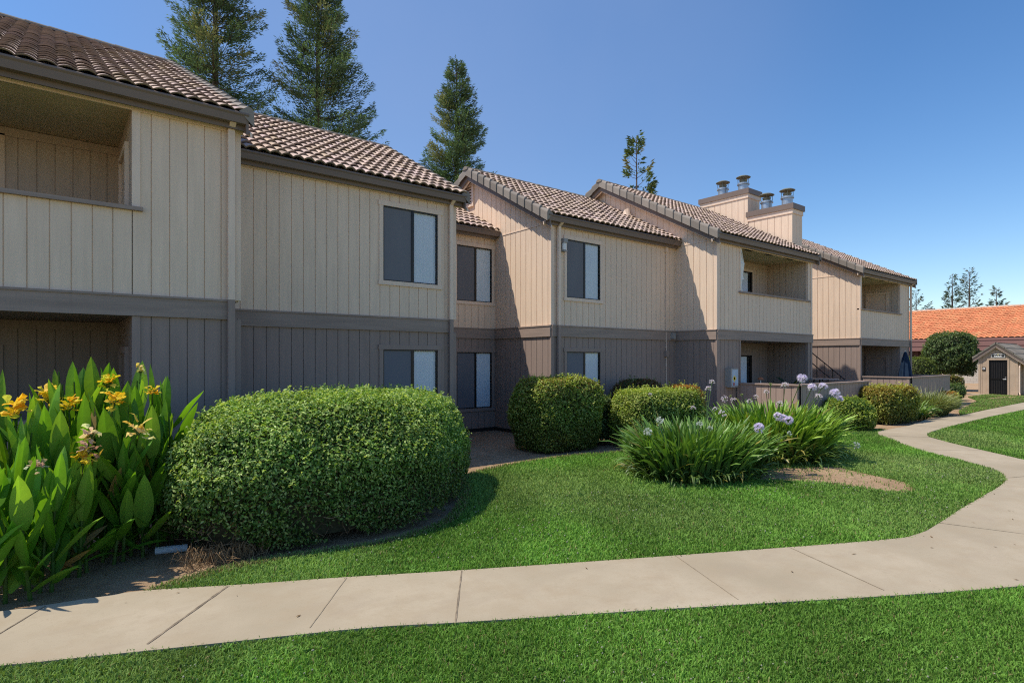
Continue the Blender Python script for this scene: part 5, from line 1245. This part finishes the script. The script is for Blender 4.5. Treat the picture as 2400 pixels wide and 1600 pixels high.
for a0, z0, a1, z1 in ((-.25, pk + .02 - 1.05 * .8, cxs, pk + .02), (cxs + 1.55, pk + .02 - 1.55 * .8, cxs, pk + .02)):
    q = lambda t, b, e: SP(a0 + (a1 - a0) * t, b, z0 + (z1 - z0) * t + e)
    mb.add([q(0, .17, -.16), q(1, .17, -.16), q(1, .17, .0), q(0, .17, .0), q(0, .14, -.16), q(1, .14, -.16)], [(0, 1, 2, 3), (0, 4, 5, 1)])
    mb2.add([q(0, .15, -.21), q(1, .15, -.21), q(1, .15, -.16), q(0, .15, -.16), q(0, .1, -.21), q(1, .1, -.21)], [(0, 1, 2, 3), (0, 4, 5, 1)])
build('rake_board', mb, 'fascia', shd); build('rake_lath', mb2, 'trim_u', shd)
mb = MB(); mb.tube([SP(1.8, -.1, 1.8), SP(1.8, .0, 1.6), SP(1.8, .02, .2), SP(1.85, .15, .08)], .04, 8); build('downspout', mb, 'trim_u', shd)
# number sign: dark arched board, pale border, numerals, little yellow emblem
def arched(mb, a0, a1, z0, z1, rise, b):
    n = 12; vs = [SP(a0, b, z0), SP(a1, b, z0)] + [SP(a1 + (a0 - a1) * k / n, b, z1 + rise * math.sin(math.pi * k / n)) for k in range(n + 1)]
    mb.add(vs, [tuple(range(len(vs)))])
mb = MB(); arched(mb, .55, 1.19, 2.125, 2.315, .055, .03); sg = build('number_sign', mb, 'black', shd)
mb = MB(); n = 12; outer = [(.56, 2.135), (1.18, 2.135)] + [(1.18 - .62 * k / n, 2.305 + .05 * math.sin(math.pi * k / n)) for k in range(n + 1)]; inner = [(a + (.024 if a < .87 else -.024) * (1 if abs(a - .87) > .25 else abs(a - .87) / .25), z + (.026 if z < 2.2 else -.026)) for a, z in outer]
vs = [SP(a, .034, z) for a, z in outer + inner]; m = len(outer); mb.add(vs, [(i, (i + 1) % m, m + (i + 1) % m, m + i) for i in range(m)]); build('border', mb, 'white', sg)
def text_mesh(body, size):
    cu = bpy.data.curves.new('numerals_text', 'FONT'); cu.body = body; cu.size = size; cu.align_x = 'CENTER'; cu.extrude = .002; cu.offset = .004; cu.space_character = 1.15
    o = bpy.data.objects.new('numerals_text', cu); COL.objects.link(o); dg = bpy.context.evaluated_depsgraph_get(); me = bpy.data.meshes.new_from_object(o.evaluated_get(dg))
    bpy.data.objects.remove(o); vs = [(v.co.x, v.co.y, v.co.z) for v in me.vertices]; fs = [tuple(p.vertices) for p in me.polygons]; bpy.data.meshes.remove(me); return vs, fs
vs, fs = text_mesh('5665', .15); mb = MB(); mb.add([SP(.87 + x, .038 + z, 2.165 + y) for x, y, z in vs], fs); build('numerals', mb, 'white', sg)
mb = MB(); mb.add([SP(.82, .037, 2.335), SP(.92, .037, 2.335), SP(.90, .037, 2.292), SP(.87, .037, 2.283), SP(.84, .037, 2.292)], [(0, 1, 2, 3, 4)]); build('emblem', mb, plain('dull_gold', (.5, .45, .2), .5), sg)
# restroom plate: black square with a pale disc and a figure
mb = MB(); mb.obox(S0, su, sn, .16, .31, .02, .028, 1.38, 1.6); rp = build('door_plate', mb, 'black', shd)
mb = MB(); mb.add([SP(.235 + .06 * math.cos(k * math.pi / 10), .031, 1.51 + .06 * math.sin(k * math.pi / 10)) for k in range(20)], [tuple(range(20))]); build('disc', mb, 'white', rp)
mb = MB(); mb.add([SP(.205, .033, 1.47), SP(.265, .033, 1.47), SP(.235, .033, 1.545)], [(0, 1, 2)]); mb.add([SP(.235 + .014 * math.cos(k * math.pi / 5), .034, 1.555 + .014 * math.sin(k * math.pi / 5)) for k in range(10)], [tuple(range(10))]); build('figure', mb, 'black', rp)
pad = [SP(-.5, .75, 0)[:2], SP(6, .75, 0)[:2], SP(6, -.2, 0)[:2], SP(-.5, -.2, 0)[:2]]
poly_sheet('pavement', pad, .045, 'concrete', skirt=.05)
